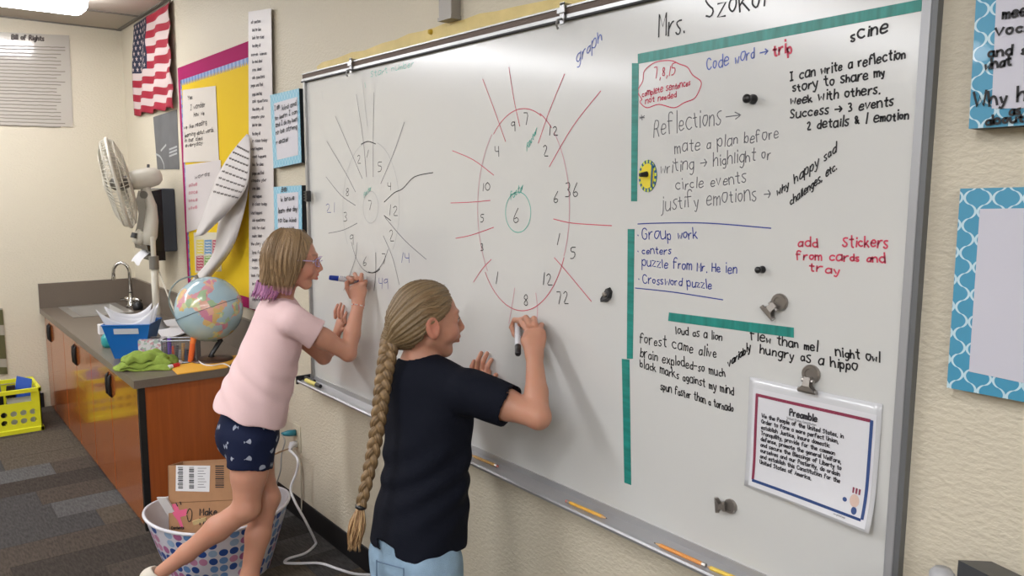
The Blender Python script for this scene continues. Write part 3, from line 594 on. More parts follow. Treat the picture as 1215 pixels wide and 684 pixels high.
# curled anchor sheet: a hanging body and a flap folded down over it
e = empty('curled_sheet', W(262, 280, -.1), 'large handwritten sheet peeling off the bulletin board and curling outwards', 'paper')
m_curl = mat('curl_paper', (206, 200, 197), .6, var=.05, vscale=6)
def ruled(L0, R0, bulge, base=.006):
    A_ = np.array(catmull(L0, 6)); B_ = np.array(catmull(R0, 6)); n_ = min(len(A_), len(B_))
    def fn(s, t):
        k = s*(n_-1); i = min(int(k), n_-2); fr = k-i; a = A_[i]*(1-fr)+A_[i+1]*fr; c = B_[i]*(1-fr)+B_[i+1]*fr; q = a*(1-t)+c*t
        return W(q[0], q[1], WY-base-q[2]-bulge*sin(pi*t)*s)
    return fn
body = ruled([(288, 205, .03), (264, 240, .05), (258, 272, .07), (252, 303, .08), (226, 334, .06)], [(296, 190, .018), (295, 222, .03), (288, 258, .05), (274, 298, .07), (244, 336, .06)], .04)
v, f = grid(body, 22, 8); o = mesh('hanging_body', v, f, m_curl, e, smooth=True); o.modifiers.new('s', 'SOLIDIFY').thickness = .001
curl = ruled([(293, 159, .03), (274, 182, .06), (257, 211, .10), (245, 244, .13), (231, 281, .15)], [(296, 161, .02), (297, 188, .04), (293, 220, .07), (276, 246, .10), (242, 279, .14)], .03)
v, f = grid(curl, 22, 10); o = mesh('folded_flap', v, f, m_curl, e, smooth=True); o.modifiers.new('s', 'SOLIDIFY').thickness = .001
for k in range(8):
    s = .16+k*.065; b = MB()
    for w0 in np.arange(.08, .90, .13): ribbon(b, [curl(s+.03*w0+(.012 if j % 2 else 0), w0+j*.022)+[0, -.004, 0] for j in range(5)], .006, (0, -1, 0))
    b.build('handwritten_line', m_print, e)
# long printed strip
P = [W(u, v, WY-.016) for u, v in ((295, 14), (322, 10), (327, 372), (296, 366))]
e = empty('long_poster', (P[2]+P[3])/2, 'tall narrow white poster of small printed lines between bulletin board and blue panels', 'poster')
MB().sheet(P[::-1], .0015).build('paper_sheet', mat('strip_paper', (214, 208, 206), .5), e)
b = MB(); rg = random.Random(3); words = ['the story will', 'compare your', 'pages and find', 'be read aloud', 'in class today', 'main idea', 'what happens', 'some ideas', 'ask questions', 'look for clues']
for k in range(36):
    v0 = 24+k*9.4; L = rg.uniform(.45, 1)
    if k % 5 == 4: v0 += 1
    u0 = 298+(1.5 if k % 4 else 0); write(b, words[rg.randrange(10)], (u0, v0+4), (u0+20*L, v0+4-20*L*.12*(1-k/34)), 3.6, .0035, WP(.0182), jit=.15)
b.build('printed_text', mat('print_mid', (92, 86, 92), .6), e)
# two small blue canvases
def canvas(q, iq, y, lb, lines):
    e_ = panel('canvas_panel', q, iq, y, lb, 'canvas', 'pale blue canvases', m_cedge, m_og2)
    write_lines(lines, .0042, lambda u, v: W(u, v, y-.0045), mat('print_dark2', (62, 66, 74), .5), e_, .25)
canvas([(321, 113), (355, 105), (358, 193), (325, 200)], [(325, 123), (353, 115), (354, 184), (329, 190)], -.014, 'upper pale blue canvas with handwriting left of the whiteboard',
       [('I am', (326, 131), (332, 129), 6), ('kind and', (335, 131), (352, 125), 5), ('to learn I can', (326, 143), (353, 134), 5), ('and I do my best', (327, 151), (353, 143), 5), ('to be strong', (327, 160), (353, 152), 5), ('read', (328, 171), (342, 167), 5)])
canvas([(325, 222), (358, 220), (359, 300), (327, 301)], [(329, 230), (354, 228), (355, 298), (331, 299)], -.014, 'lower pale blue canvas behind the head of the girl in pink',
       [('Be', (334, 228), (341, 226), 6), ('is brave', (333, 239), (350, 237), 5), ('learn the day', (330, 253), (353, 250), 5), ('to be kind', (330, 264), (352, 263), 5), ('always', (332, 274), (350, 272), 5)])
# big laminated poster on the back wall
P = [Bk(u, v, .004) for u, v in ((-45, 36), (82, 42), (87, 151), (-45, 146))]
e = empty('laminated_poster', (P[2]+P[3])/2, 'large laminated grey poster of ruled text on the back wall', 'poster')
MB().sheet(P[::-1], .002, nrmv=(1, 0, 0)).build('laminated_sheet', mat('laminate_grey', (184, 178, 168), .15, coat=.6, bump=.4, bscale=5), e)
b = MB(); bp = lambda u, v: Bk(u, v, .0068); rg = random.Random(5)
for k in range(24):
    v0 = 54+k*4.1+rg.uniform(-.4, .4)
    ribbon(b, [bp(u, v0+u*.03+rg.uniform(-.25, .25)) for u in range(-38, int(rg.uniform(68, 82)), 5)], .006, (1, 0, 0))
b.build('text_lines', mat('print_taupe', (128, 120, 112), .6), e)
b = MB(); write(b, 'Bill of Rights', (14, 46.5), (53, 48.5), 5.5, .008, bp, (1, 0, 0), jit=.05); b.build('title_text', mat('print_dark3', (84, 76, 74), .6), e)
# narrow strip with olive squares at the left edge
P = [Bk(u, v, .004) for u, v in ((-30, 366), (3, 366), (9, 444), (-30, 446))]
e = empty('wall_chart_strip', (P[2]+P[3])/2, 'wall chart of olive and grey bands at the left edge above the yellow crate', 'chart')
MB().sheet(P[::-1], .003, nrmv=(1, 0, 0)).build('chart_sheet', mat('band_grey', (158, 152, 138), .6), e)
for v0, v1 in ((368, 386), (398, 426), (436, 444)):
    q = [Bk(u, v, .0078) for u, v in ((-29, v0), (3+(v0-366)*.075, v0), (3+(v1-366)*.075, v1), (-29, v1))]
    MB().sheet(q[::-1], .0008, nrmv=(1, 0, 0)).build('olive_band', mat('band_olive', (84, 82, 50), .6), e)
# ------------------------------------------------------------------ counter
m_lam = mat('counter_laminate', (106, 95, 84), .35, var=.06, vscale=150)
m_cab = mat('cabinet_wood', (158, 86, 40), .16, var=.13, vscale=20, vstretch=(2., 2., .12), coat=.2)
m_cabs = mat('cabinet_side_wood', (152, 78, 34), .28, var=.12, vscale=26, vstretch=(1, 2.5, .12))
m_edge = mat('cabinet_black_edge', (18, 16, 15), .5)
CT = .675; CX1 = 2.505; CF = -.588
sx0, sx1, sy0, sy1 = .07, .56, -.47, -.15
e = empty('countertop', (1.2, -.3, CT-.035), 'long grey brown laminate countertop with low backsplash in the corner', 'countertop')
b = MB()
for lo, hi in (((0.0, CF, CT-.035), (sx0, WY-.0005, CT)), ((sx0, CF, CT-.035), (sx1, sy0, CT)), ((sx0, sy1, CT-.035), (sx1, WY-.0005, CT)), ((sx1, CF, CT-.035), (CX1, WY-.0005, CT))): b.box(lo, hi)
b.build('worktop', m_lam, e)
b = MB().box((.0, WY-.02, CT), (CX1, WY-.0005, CT+.165)); b.build('backsplash', m_lam, e)
MB().box((0.0, CF, CT), (.02, WY-.02, CT+.165)).build('backsplash', m_lam, e)
# sink
e = empty('sink', ((sx0+sx1)/2, (sy0+sy1)/2, CT-.15), 'stainless steel drop-in sink in the counter corner', 'sink')
m_ss = mat('stainless', (186, 183, 178), .33, .7)
b = MB(); r0 = (sx0-.015, sy0-.015, sx1+.015, sy1+.015); r1 = (sx0+.03, sy0+.03, sx1-.03, sy1-.03); r2 = (sx0+.06, sy0+.06, sx1-.06, sy1-.06)
def rect(r, z): return [(r[0], r[1], z), (r[2], r[1], z), (r[2], r[3], z), (r[0], r[3], z)]
lv = rect(r0, CT+.001)+rect(r0, CT+.005)+rect(r1, CT+.004)+rect(r2, CT-.13)
b.add(lv, [(i*4+k, i*4+(k+1) % 4, (i+1)*4+(k+1) % 4, (i+1)*4+k) for i in range(3) for k in range(4)]+[(12, 13, 14, 15)]); b.build('basin', m_ss, e)
MB().lathe([(0, 0), (.03, 0), (.035, .003), (0, .004)], ((sx0+sx1)/2, (sy0+sy1)/2, CT-.13), 16).build('drain', m_steel, e)
fx, fy = .33, -.095
e = empty('faucet', (fx, fy, CT), 'chrome gooseneck faucet with two lever handles behind the sink', 'faucet'); m_ch = mat('chrome', (190, 188, 184), .12, 1.)
MB().lathe([(0, 0), (.032, 0), (.03, .02), (.02, .05), (.016, .07), (.013, .1)], (fx, fy, CT), 16).build('faucet_base', m_ch, e, smooth=True)
gp = [(fx, fy, CT+.08), (fx, fy, CT+.24)]+[(fx-.02*(1-cos(a)), fy-.045*(1-cos(a)), CT+.24+.065*sin(a)) for a in np.linspace(.3, pi, 8)]+[(fx-.04, fy-.09, CT+.20)]
MB().tube(gp, .011, 12).build('gooseneck', m_ch, e, smooth=True)
MB().tube([(fx-.04, fy-.09, CT+.215), (fx-.04, fy-.09, CT+.19)], .014, 12).build('spout_tip', m_ch, e)
for s in (-1, 1):
    MB().tube([(fx, fy, CT+.055), (fx+.03*s, fy+.02*s, CT+.06), (fx+.075*s, fy+.045*s, CT+.052)], [.015, .013, .007], 10).build('handle', m_ch, e, smooth=True)
    MB().tube([(fx+.07*s, fy+.042*s, CT+.055), (fx+.10*s, fy+.01, CT+.04)], [.009, .006], 8).build('lever', m_ch, e, smooth=True)
p = Z(152, 372, CT)
tag(MB().lathe([(0, 0), (.028, 0), (.034, .02), (.028, .045), (.01, .06), (0, .06)], (.46, -.085, CT), 16).build('black_stopper', m_bplas, smooth=True), 'small round black thing beside the faucet on the counter', 'stopper')
# cabinets
seams = [.02, .71, 1.49, CX1-.035]
for k in range(3):
    x0, x1 = seams[k], seams[k+1]
    lb = ['far orange wood base cabinet under the sink', 'middle orange wood base cabinet with two doors', 'near orange wood base cabinet with glossy doors by the basket'][k]
    e = empty('base_cabinet', ((x0+x1)/2, -.28, 0), lb, 'cabinet', 'base cabinets under the counter')
    MB().box((x0+.001, CF+.045, 0), (x1-.001, WY-.012, CT-.0355 if k else CT-.16)).build('cabinet_body', m_cabs, e)
    if k == 0:
        MB().box((x0+.001, CF+.045, CT-.16), (x0+.03, WY-.012, CT-.0355)).build('cabinet_rail', m_cabs, e)
        MB().box((x0+.001, CF+.045, CT-.16), (x1-.001, CF+.065, CT-.0355)).build('cabinet_rail', m_cabs, e)
    xm = [.225, 1.075, 1.93][k]
    for d, (a, c) in enumerate(((x0, xm), (xm, x1))):
        D_ = MB().box((a+.0035, CF+.022, .015), (c-.0035, CF+.0445, CT-.042), bev=.0015).build('door', m_cab, e)
        hx = xm+(-.028 if d == 0 else .028)
        h = MB().tube([(hx, CF+.024, CT-.080), (hx, CF+.014, CT-.092), (hx, CF+.012, CT-.135), (hx, CF+.014, CT-.178), (hx, CF+.024, CT-.19)], [.006, .008, .008, .008, .006], 8); h.build('handle', m_edge, D_, smooth=True)
e = empty('end_panel', (CX1-.02, -.28, 0), 'plain orange wood end panel of the counter with black front edge', 'panel')
MB().box((CX1-.034, CF+.045, 0), (CX1-.012, WY-.009, CT-.0355)).build('side_panel', m_cabs, e)
MB().box((CX1-.034, CF+.018, 0), (CX1-.010, CF+.0445, CT-.0355)).build('black_edge_strip', m_edge, e)
# ------------------------------------------------------------------ towel dispenser
dx1 = 1.07; e = empty('towel_dispenser', (.88, WY, 1.09), 'dark smoke grey paper towel dispenser on the wall behind the fan', 'dispenser')
MB().box((.76, WY-.075, 1.10), (dx1, WY, 1.475), bev=.008).build('dispenser_back', mat('dispenser_blue_grey', (66, 72, 84), .4), e)
pf = [(-.055, 1.475), (-.13, 1.46), (-.15, 1.40), (-.135, 1.32), (-.15, 1.24), (-.175, 1.17), (-.165, 1.11), (-.055, 1.10)]
v = [(x, WY+a, b_) for x in (.765, dx1-.004) for a, b_ in pf]; n = 8
mesh('dispenser_cover', v, [(k, (k+1) % n, n+(k+1) % n, n+k) for k in range(n)]+[tuple(range(n-1, -1, -1)), tuple(range(n, 2*n))], mat('smoke_black', (22, 23, 26), .25), e)
MB().box((.80, WY-.14, 1.045), (1.03, WY-.06, 1.10)).build('dispenser_base', mat('smoke_black', (22, 23, 26)), e)
v, f = grid(lambda s, t: np.array([.80+.2*s, WY-.135-.04*t-.03*sin(t*2), 1.10-.075*t+.01*sin(s*6)]), 8, 5)
o = mesh('paper_towel', v, f, m_paper, e, smooth=True)
# ------------------------------------------------------------------ pedestal fan
m_fan = mat('fan_ivory', (205, 200, 186), .4); m_fang = mat('fan_grey', (120, 116, 108), .45); m_fand = mat('fan_dark', (58, 58, 60), .4)
fb = Z(187, 392, CT); fz = fb+[0, 0, 0]; 
e = empty('pedestal_fan', fb, 'ivory oscillating pedestal fan standing on the counter, facing left', 'fan')
dF = float((fb-CAM)@FW)
def fp(u, v): # on vertical line region at fan depth
    return Dp(u, v, dF)
MB().lathe([(0, 0), (.085, 0), (.085, .008), (.05, .02), (.033, .05), (.022, .09), (0, .09)], fb, 24).build('fan_foot', mat('foot_grey', (128, 128, 130), .4), e, smooth=True)
top = fp(179.5, 308); top[0] = fb[0]; top[1] = fb[1]
zc1 = fp(180, 318)[2]; zc2 = fp(180, 303)[2]
MB().tube([fb+[0, 0, .05], [fb[0], fb[1], zc1]], .020, 16).build('lower_pole', m_fan, e, smooth=True)
MB().tube([[fb[0], fb[1], zc1-.002], [fb[0], fb[1], zc2]], .026, 16).build('height_collar', m_fang, e)
zc3 = fp(180, 280)[2]; MB().tube([[fb[0], fb[1], zc2], [fb[0], fb[1], zc3]], .014, 12).build('upper_pole', m_fan, e)
# control head: curved column
def fo(u, v, off=0.): p = fp(u, v); return p+FW*off
col = [fo(176, 291), fo(178, 280), fo(180, 262), fo(180, 245), fo(176, 232), fo(172, 224)]
MB().tube(col, [.028, .040, .036, .028, .022, .026], 14).build('control_column', m_fan, e, smooth=True)
pc = fo(166, 282); MB().tube([fo(170, 275), fo(166, 282), fo(162, 289)], [.032, .040, .026], 12).build('control_box', m_fan, e, smooth=True)
MB().tube([fo(164, 277, -.045), fo(163, 283, -.045)], [.014, .018], 12).build('control_dial', m_fand, e)
MB().tube([fo(173, 232, -.03), fo(173, 232, .03)], .022, 14).build('tilt_joint', m_fang, e)
axis = nrm(-RT*.90-FW*.36-UP*.25)    # blowing direction
mc = fo(176, 211); 
MB().lathe([(0, -.075), (.03, -.07), (.05, -.045), (.058, 0), (.056, .06), (.05, .10), (.0, .10)], mc, 24, ax=axis).build('motor_housing', m_fan, e, smooth=True)
MB().tube([fo(173, 228), mc-UP*.02], .022, 10).build('neck', m_fan, e)
MB().tube([mc+UP*.05, mc+UP*.075], .008, 8).build('oscillation_knob', m_fand, e)
gc = mc+axis*.155; R_ = .252
u_ = nrm(np.cross(axis, [0, 0, 1])); w_ = np.cross(axis, u_)
def gp_(r, an, d): return gc+axis*d+r*(cos(an)*u_+sin(an)*w_)
b = MB(); nn = 60
for k in range(nn):
    an = 2*pi*k/nn
    b.tube([gp_(.06, an, -.062), gp_(R_*.6, an, -.056), gp_(R_*.93, an, -.03), gp_(R_, an, -.003)], .0021, 4, cap=False)
for r, d in ((.06, -.062), (R_*.62, -.055), (R_*.93, -.03)): b.tube([gp_(r, a, d) for a in np.linspace(0, 2*pi, 41)], .0025, 5, cap=False)
b.build('rear_grille', m_fan, e)['kind'] = 'stuff'
b = MB()
for k in range(nn):
    an = 2*pi*k/nn; sw = .25
    b.tube([gp_(R_, an, .003), gp_(R_*.95, an+.05, .035), gp_(R_*.7, an+.15, .06), gp_(.055, an+sw, .07)], .0021, 4, cap=False)
for r, d in ((R_*.95, .035), (R_*.7, .06), (R_*.4, .066)): b.tube([gp_(r, a, d) for a in np.linspace(0, 2*pi, 41)], .0028, 5, cap=False)
b.build('front_grille', m_fan, e)['kind'] = 'stuff'
b = MB(); pts = [gp_(R_, a, 0) for a in np.linspace(0, 2*pi, 61)]; b.tube(pts, .009, 8, cap=False); b.build('guard_ring', m_fan, e, smooth=True)
MB().lathe([(0, .062), (.055, .062), (.055, .074), (.02, .08), (0, .08)], gc, 24, ax=axis).build('badge_cap', m_fan, e)
MB().lathe([(0, -.05), (.035, -.05), (.035, .03), (.02, .045), (0, .046)], gc, 20, ax=axis).build('blade_hub', m_fang, e)
for k in range(3):
    v = []
    for i in range(9):
        an0 = 2*pi*k/3+i/8*1.55
        for j in range(5):
            r = .03+(R_*.86-.03)*j/4; v.append(gp_(r, an0+.25*j/4, .02-.05*i/8))
    f = [(i*5+j, i*5+j+1, (i+1)*5+j+1, (i+1)*5+j) for i in range(8) for j in range(4)]
    o = mesh('fan_blade', v, f, mat('blade_translucent', (188, 184, 172), .4), e, smooth=True); o.modifiers.new('s', 'SOLIDIFY').thickness = .002
cp = catmull([fo(182, 285, .02), Dp(185, 310, dF+.02), Dp(196, 342, dF-.1), Dp(207, 370, dF-.25), Z(212, 386, CT+.004)], 6)
tag(MB().tube(cp, .0045, 6).build('fan_cord', m_fan), 'thin ivory power cord hanging from the fan to the counter behind the globe', 'cord')
# ------------------------------------------------------------------ things on the counter
# globe
gd = 3.72; gcn = Dp(248, 367, gd); GR = 38.5*gd/F
gcn[2] = max(gcn[2], CT+GR+.035)
def globe_mat():
    m = mat('globe_map', (150, 190, 205), .22, coat=.4); N, L, bs = nodes_of(m); tc = N.new('ShaderNodeTexCoord')
    n1 = N.new('ShaderNodeTexNoise'); n1.inputs['Scale'].default_value = 8.5; n1.inputs['Detail'].default_value = 5; L.new(tc.outputs['Object'], n1.inputs['Vector'])
    n2 = N.new('ShaderNodeTexVoronoi'); n2.inputs['Scale'].default_value = 32; L.new(tc.outputs['Object'], n2.inputs['Vector'])
    sp = N.new('ShaderNodeSeparateColor'); L.new(n2.outputs['Color'], sp.inputs[0])
    rp = N.new('ShaderNodeValToRGB'); rp.color_ramp.interpolation = 'CONSTANT'; el = rp.color_ramp.elements
    cs = [(222, 170, 148), (208, 136, 158), (204, 206, 156), (216, 182, 120), (164, 190, 150), (210, 152, 160)]
    el[0].position = 0; el[0].color = (*s2l(cs[0]), 1); el[1].position = .2; el[1].color = (*s2l(cs[1]), 1)
    for i, c in enumerate(cs[2:]): x = el.new(.35+i*.16); x.color = (*s2l(c), 1)
    L.new(sp.outputs[0], rp.inputs[0])
    k = math_node(N, L, 'GREATER_THAN', n1.outputs['Fac'], .545)
    sp2 = N.new('ShaderNodeSeparateXYZ'); L.new(tc.outputs['Object'], sp2.inputs[0])
    oc = N.new('ShaderNodeValToRGB'); oc.color_ramp.elements[0].color = (*s2l((176, 194, 196)), 1); oc.color_ramp.elements[1].color = (*s2l((150, 186, 204)), 1)
    L.new(n1.outputs['Fac'], oc.inputs[0])
    mx = N.new('ShaderNodeMix'); mx.data_type = 'RGBA'; L.new(k, mx.inputs[0]); L.new(oc.outputs[0], mx.inputs[6]); L.new(rp.outputs[0], mx.inputs[7]); L.new(mx.outputs[2], bs.inputs['Base Color'])
    return m
e = empty('desk_globe', (gcn[0], gcn[1], CT), 'desk globe with pale blue oceans and pastel countries on the counter', 'globe')
tilt = nrm(np.array([0, 0, 1.])*.9+RT*(-.33)+FW*.05)
bm = bmesh.new(); bmesh.ops.create_uvsphere(bm, u_segments=48, v_segments=24, radius=GR); me = bpy.data.meshes.new('globe_ball'); bm.to_mesh(me); bm.free()
me.materials.append(globe_mat()); me.polygons.foreach_set('use_smooth', [True]*len(me.polygons))
o = bpy.data.objects.new('globe_ball', me); link(o, e); o.location = gcn
ex = nrm(np.cross(tilt, FW)); ey = np.cross(tilt, ex)
MB().tube([gcn+(GR+.001)*(cos(a)*ex+sin(a)*ey) for a in np.linspace(0, 2*pi, 61)], .0012, 5, cap=False).build('equator_band', mat('globe_line', (70, 80, 90), .5), e)
MB().tube([gcn+(GR+.012)*(cos(a)*tilt+sin(a)*nrm(RT*-.95+FW*-.3)) for a in np.linspace(0, pi, 25)], .004, 6).build('meridian_arm', mat('globe_arm', (120, 130, 126), .3, .4), e, smooth=True)
MB().tube([gcn+tilt*(GR-.005), gcn+tilt*(GR+.018)], .009, 10).build('top_pivot', m_steel, e)
bt = gcn-tilt*GR
m_gb = mat('globe_base_bronze', (78, 58, 48), .3, .3)
MB().tube([bt-tilt*.0, [gcn[0]+.01, gcn[1], CT+.03], [gcn[0]+.01, gcn[1], CT+.012]], [.012, .010, .02], 10).build('stem', m_bplas, e, smooth=True)
MB().lathe([(0, 0), (.095, 0), (.095, .008), (.06, .014), (.02, .018), (0, .018)], (gcn[0]+.01, gcn[1], CT), 28).build('globe_foot', m_gb, e, smooth=True)
# blue bin with papers
def frustum_bin(o3, wv, dv, wt, wb, dt, db, h, th, m, e_, name):
    b = MB(); 
    def rr(w, d, z, s=0.): return [o3+wv*(a*(w/2-s))+dv*(c*(d/2-s))+np.array([0, 0, z]) for a, c in ((-1, -1), (1, -1), (1, 1), (-1, 1))]
    lv = rr(wb, db, 0)+rr(wt, dt, h)+rr(wt, dt, h, th)+rr(wb, db, th, th)
    f = [(0, 3, 2, 1)]+[(i*4+k, i*4+(k+1) % 4, (i+1)*4+(k+1) % 4, (i+1)*4+k) for i in range(3) for k in range(4)]+[(12, 13, 14, 15)]
    return b.add(lv, f).build(name, m, e_)
pb = Z(153, 426, CT); wv = nrm(np.array([.50, .85, 0])); dvv = nrm(np.array([-.85, .50, 0]))
oc_ = pb+dvv*.075; oc_[2] = CT
m_bin = mat('bin_blue', (18, 100, 176), .35)
e = empty('paper_bin', oc_, 'bright blue plastic bin stuffed with curled white papers', 'bin')
hb = .165; frustum_bin(oc_, wv, dvv, .215, .135, .19, .13, hb, .004, m_bin, e, 'bin_body')
MB().box((-.001, 0, 0), (.001, 0, 0)) 
q = [oc_-dvv*(.095+.0015-(1-t_)*.03)+wv*x+np.array([0, 0, hb*t_]) for x, t_ in ((-.055, .74), (.055, .74), (.055, .90), (-.055, .90))]
MB().add(q, [(0, 1, 2, 3)]).add([p_-dvv*.002 for p_ in q], [(0, 1, 2, 3)]).build('label_slot', mat('label_white', (196, 198, 204), .4), e)
MB().tube([oc_+wv*a*.1075+dvv*c*.095+np.array([0, 0, hb]) for a, c in ((-1, -1), (1, -1), (1, 1), (-1, 1), (-1, -1))], .004, 6, cap=False).build('bin_rim', m_bin, e)
m_pp = mat('crumpled_white', (222, 221, 224), .6)
for k, (w0, dd, hh, tw_, lb) in enumerate(((.27, -.045, .10, .0, 'front curled white paper standing in the blue bin'), (.25, .0, .085, .012, 'middle curled white paper in the blue bin'), (.22, .05, .06, -.02, 'rear curled white paper in the blue bin'))):
    def sh(s, t, w0=w0, dd=dd, hh=hh, tw_=tw_):
        x = (s-.5)*w0; cu = (abs(s-.5)*2)**2; top = hb-.012+.05*k*.3+hh*(cu)*(1 if s > .5 else .75)
        return oc_+wv*(x*(.62+.38*t)+tw_)+dvv*(dd-.03*cu*t)+np.array([0, 0, (hb-.06)*(1-t)+top*t+.012*t])
    v, f = grid(sh, 14, 6); o = mesh('curled_paper', v, f, m_pp, smooth=True); tag(o, lb, 'paper', 'papers in the blue bin'); o.modifiers.new('s', 'SOLIDIFY').thickness = .0012
# teal tub behind the bin
p = Z(126, 412, CT); tag(MB().lathe([(0, 0), (.035, 0), (.042, .02), (.042, .05), (.03, .065), (0, .066)], (p[0], p[1]+.02, CT), 20).build('teal_tub', mat('teal_plastic', (44, 150, 150), .3), smooth=True), 'small round teal tub left of the blue bin', 'tub')
p = Z(124, 398, CT); tag(MB().box((p[0]-.07, p[1]-.02, CT), (p[0]-.02, p[1]+.04, CT+.055), bev=.003).build('white_block', m_pp), 'small white carton half hidden between teal tub and blue bin', 'carton')
# stack of white papers behind tissue box
for k in range(3):
    P = [Z(u, v, CT+.003+k*.004)+[0, 0, 0] for u, v in ((178, 384+k), (212, 378), (232, 392), (196, 405-k))]
    tag(MB().sheet([P[0], P[3], P[2], P[1]], .003, nrmv=(0, 0, 1)).build('loose_paper', m_pp), ['bottom', 'middle', 'top'][k]+' sheet of the loose white papers lying left of the globe', 'paper', 'loose papers by the globe')
# tissue box and clear container
def block(c3, wv_, dv_, w, d, h, m, name, e_=None, z0=None, bev=.003):
    bm = bmesh.new(); bmesh.ops.create_cube(bm, size=1)
    for x in bm.verts: x.co = Vector((x.co.x*w, x.co.y*d, (x.co.z+.5)*h))
    bmesh.ops.bevel(bm, geom=bm.edges[:], offset=bev, segments=2, affect='EDGES'); me_ = bpy.data.meshes.new(name)
    for x in bm.verts: x.co = Vector(c3+wv_*x.co.x+dv_*x.co.y+np.array([0, 0, x.co.z]))
    bm.to_mesh(me_); bm.free(); me_.materials.append(m); o_ = bpy.data.objects.new(name, me_); link(o_, e_); return o_
m_fl = mat('floral_card', (202, 198, 200), .6); N, L, bs = nodes_of(m_fl); tc = N.new('ShaderNodeTexCoord'); vn = N.new('ShaderNodeTexVoronoi'); vn.inputs['Scale'].default_value = 90; L.new(tc.outputs['Object'], vn.inputs['Vector'])
rp = N.new('ShaderNodeValToRGB'); rp.color_ramp.interpolation = 'CONSTANT'; el = rp.color_ramp.elements; el[0].color = (*s2l((150, 150, 158)), 1); el[1].position = .2; el[1].color = (*s2l((206, 158, 166)), 1)
for pz, c in ((.33, (214, 210, 212)), (.62, (168, 186, 176)), (.72, (220, 218, 220))): x = el.new(pz); x.color = (*s2l(c), 1)
sp = N.new('ShaderNodeSeparateColor'); L.new(vn.outputs['Color'], sp.inputs[0]); L.new(sp.outputs[0], rp.inputs[0]); L.new(rp.outputs[0], bs.inputs['Base Color'])
c = Z(181, 427, CT)+dvv*.045; c[2] = CT; e = empty('tissue_box', c, 'floral printed tissue box right of the blue bin', 'box')
block(c, wv, dvv, .125, .09, .095, m_fl, 'box_body', e); tq = block(c+[0, 0, .0955], wv, dvv, .05, .03, .001, mat('slot_dark', (70, 66, 70), .5), 'box_slot', e, bev=.0002)
c = Z(213, 431, CT)+dvv*.04; c[2] = CT; e = empty('clear_container', c, 'grey see-through mesh container full of craft bits beside the tissue box', 'container')
m_clr = mat('wire_grey', (120, 122, 126), .3, .6); w2, d2, h2 = .15, .08, .105
b = MB(); cr = [c+wv*a*w2/2+dvv*g_*d2/2 for a, g_ in ((-1, -1), (1, -1), (1, 1), (-1, 1))]
for zz in (.002, h2): b.tube([q+[0, 0, zz] for q in cr+cr[:1]], .003, 6, cap=False)
for q in cr: b.tube([q, q+[0, 0, h2]], .0025, 5)
b.build('container_frame', m_clr, e)
b = MB()
for s_ in range(4):
    a_, b2_ = cr[s_], cr[(s_+1) % 4]; nx_ = 14 if s_ % 2 == 0 else 8
    for k in range(1, nx_): q = a_+(b2_-a_)*k/nx_; b.tube([q, q+[0, 0, h2]], .0009, 3, cap=False)
    for k in range(1, 10): b.tube([a_+[0, 0, h2*k/10], b2_+[0, 0, h2*k/10]], .0009, 3, cap=False)
b.build('wire_mesh', m_clr, e)['kind'] = 'stuff'
rg = random.Random(11); cols = [(120, 80, 190), (214, 90, 60), (90, 90, 96), (170, 170, 176), (190, 150, 90), (90, 130, 170), (60, 60, 66), (180, 120, 130)]
lbs = ['purple', 'red orange', 'charcoal', 'silver grey', 'tan', 'dull blue', 'black', 'dusty pink']
for k in range(8):
    q = c+wv*(-.052+.015*k)+dvv*rg.uniform(-.02, .02)+np.array([0, 0, .004]); tipz = rg.uniform(.05, .085) if k else .105
    tag(MB().tube([q, q+wv*rg.uniform(-.008, .008)+np.array([0, 0, tipz])], rg.uniform(.006, .009), 8).build('craft_marker', mat('craft%d' % k, cols[k], .5)), lbs[k]+' craft marker standing in the grey mesh container', 'marker', 'craft markers in the mesh container')
a_ = Z(226, 428, CT+.01); b_ = a_+wv*.02+np.array([0, 0, .115])
stick('orange_glue_stick', a_-[0, 0, .005], b_, .013, [(.72, 1, 1, mat('orange_plastic', (226, 104, 50), .35), 'barrel'), (.28, 1.08, 1.0, mat('orange_cap', (232, 126, 60), .35), 'cap')], 'orange marker standing upright in front of the globe', 'marker', None, 12)
# yellow folder
P = [Z(u, v, CT+.001) for u, v in ((201, 436), (217, 449), (276, 440), (284, 422))]; P = [P[0], P[1], P[2]+[0, .0, 0], P[3]]
e = empty('yellow_folder', P[1], 'flat yellow orange folder lying at the near end of the counter', 'folder')
for q in P: q[0] = min(q[0], CX1-.004)
MB().sheet(P, .002, nrmv=(0, 0, 1)).build('folder_front', mat('folder_yellow', (236, 176, 62), .5), e)
MB().sheet([q+[-.004, .003, .0022] for q in P], .0012, nrmv=(0, 0, 1)).build('folder_back', mat('folder_yellow', (236, 176, 62)), e)
# thin white wire over the folder
tag(MB().tube(catmull([Z(231, 424, CT+.012), Z(240, 432, CT+.008), Z(252, 434, CT+.008), Z(266, 432, CT+.008), Z(276, 438, CT+.008)], 6), .003, 6).build('white_wire', m_pp), 'thin white wire lying across the yellow folder', 'wire')
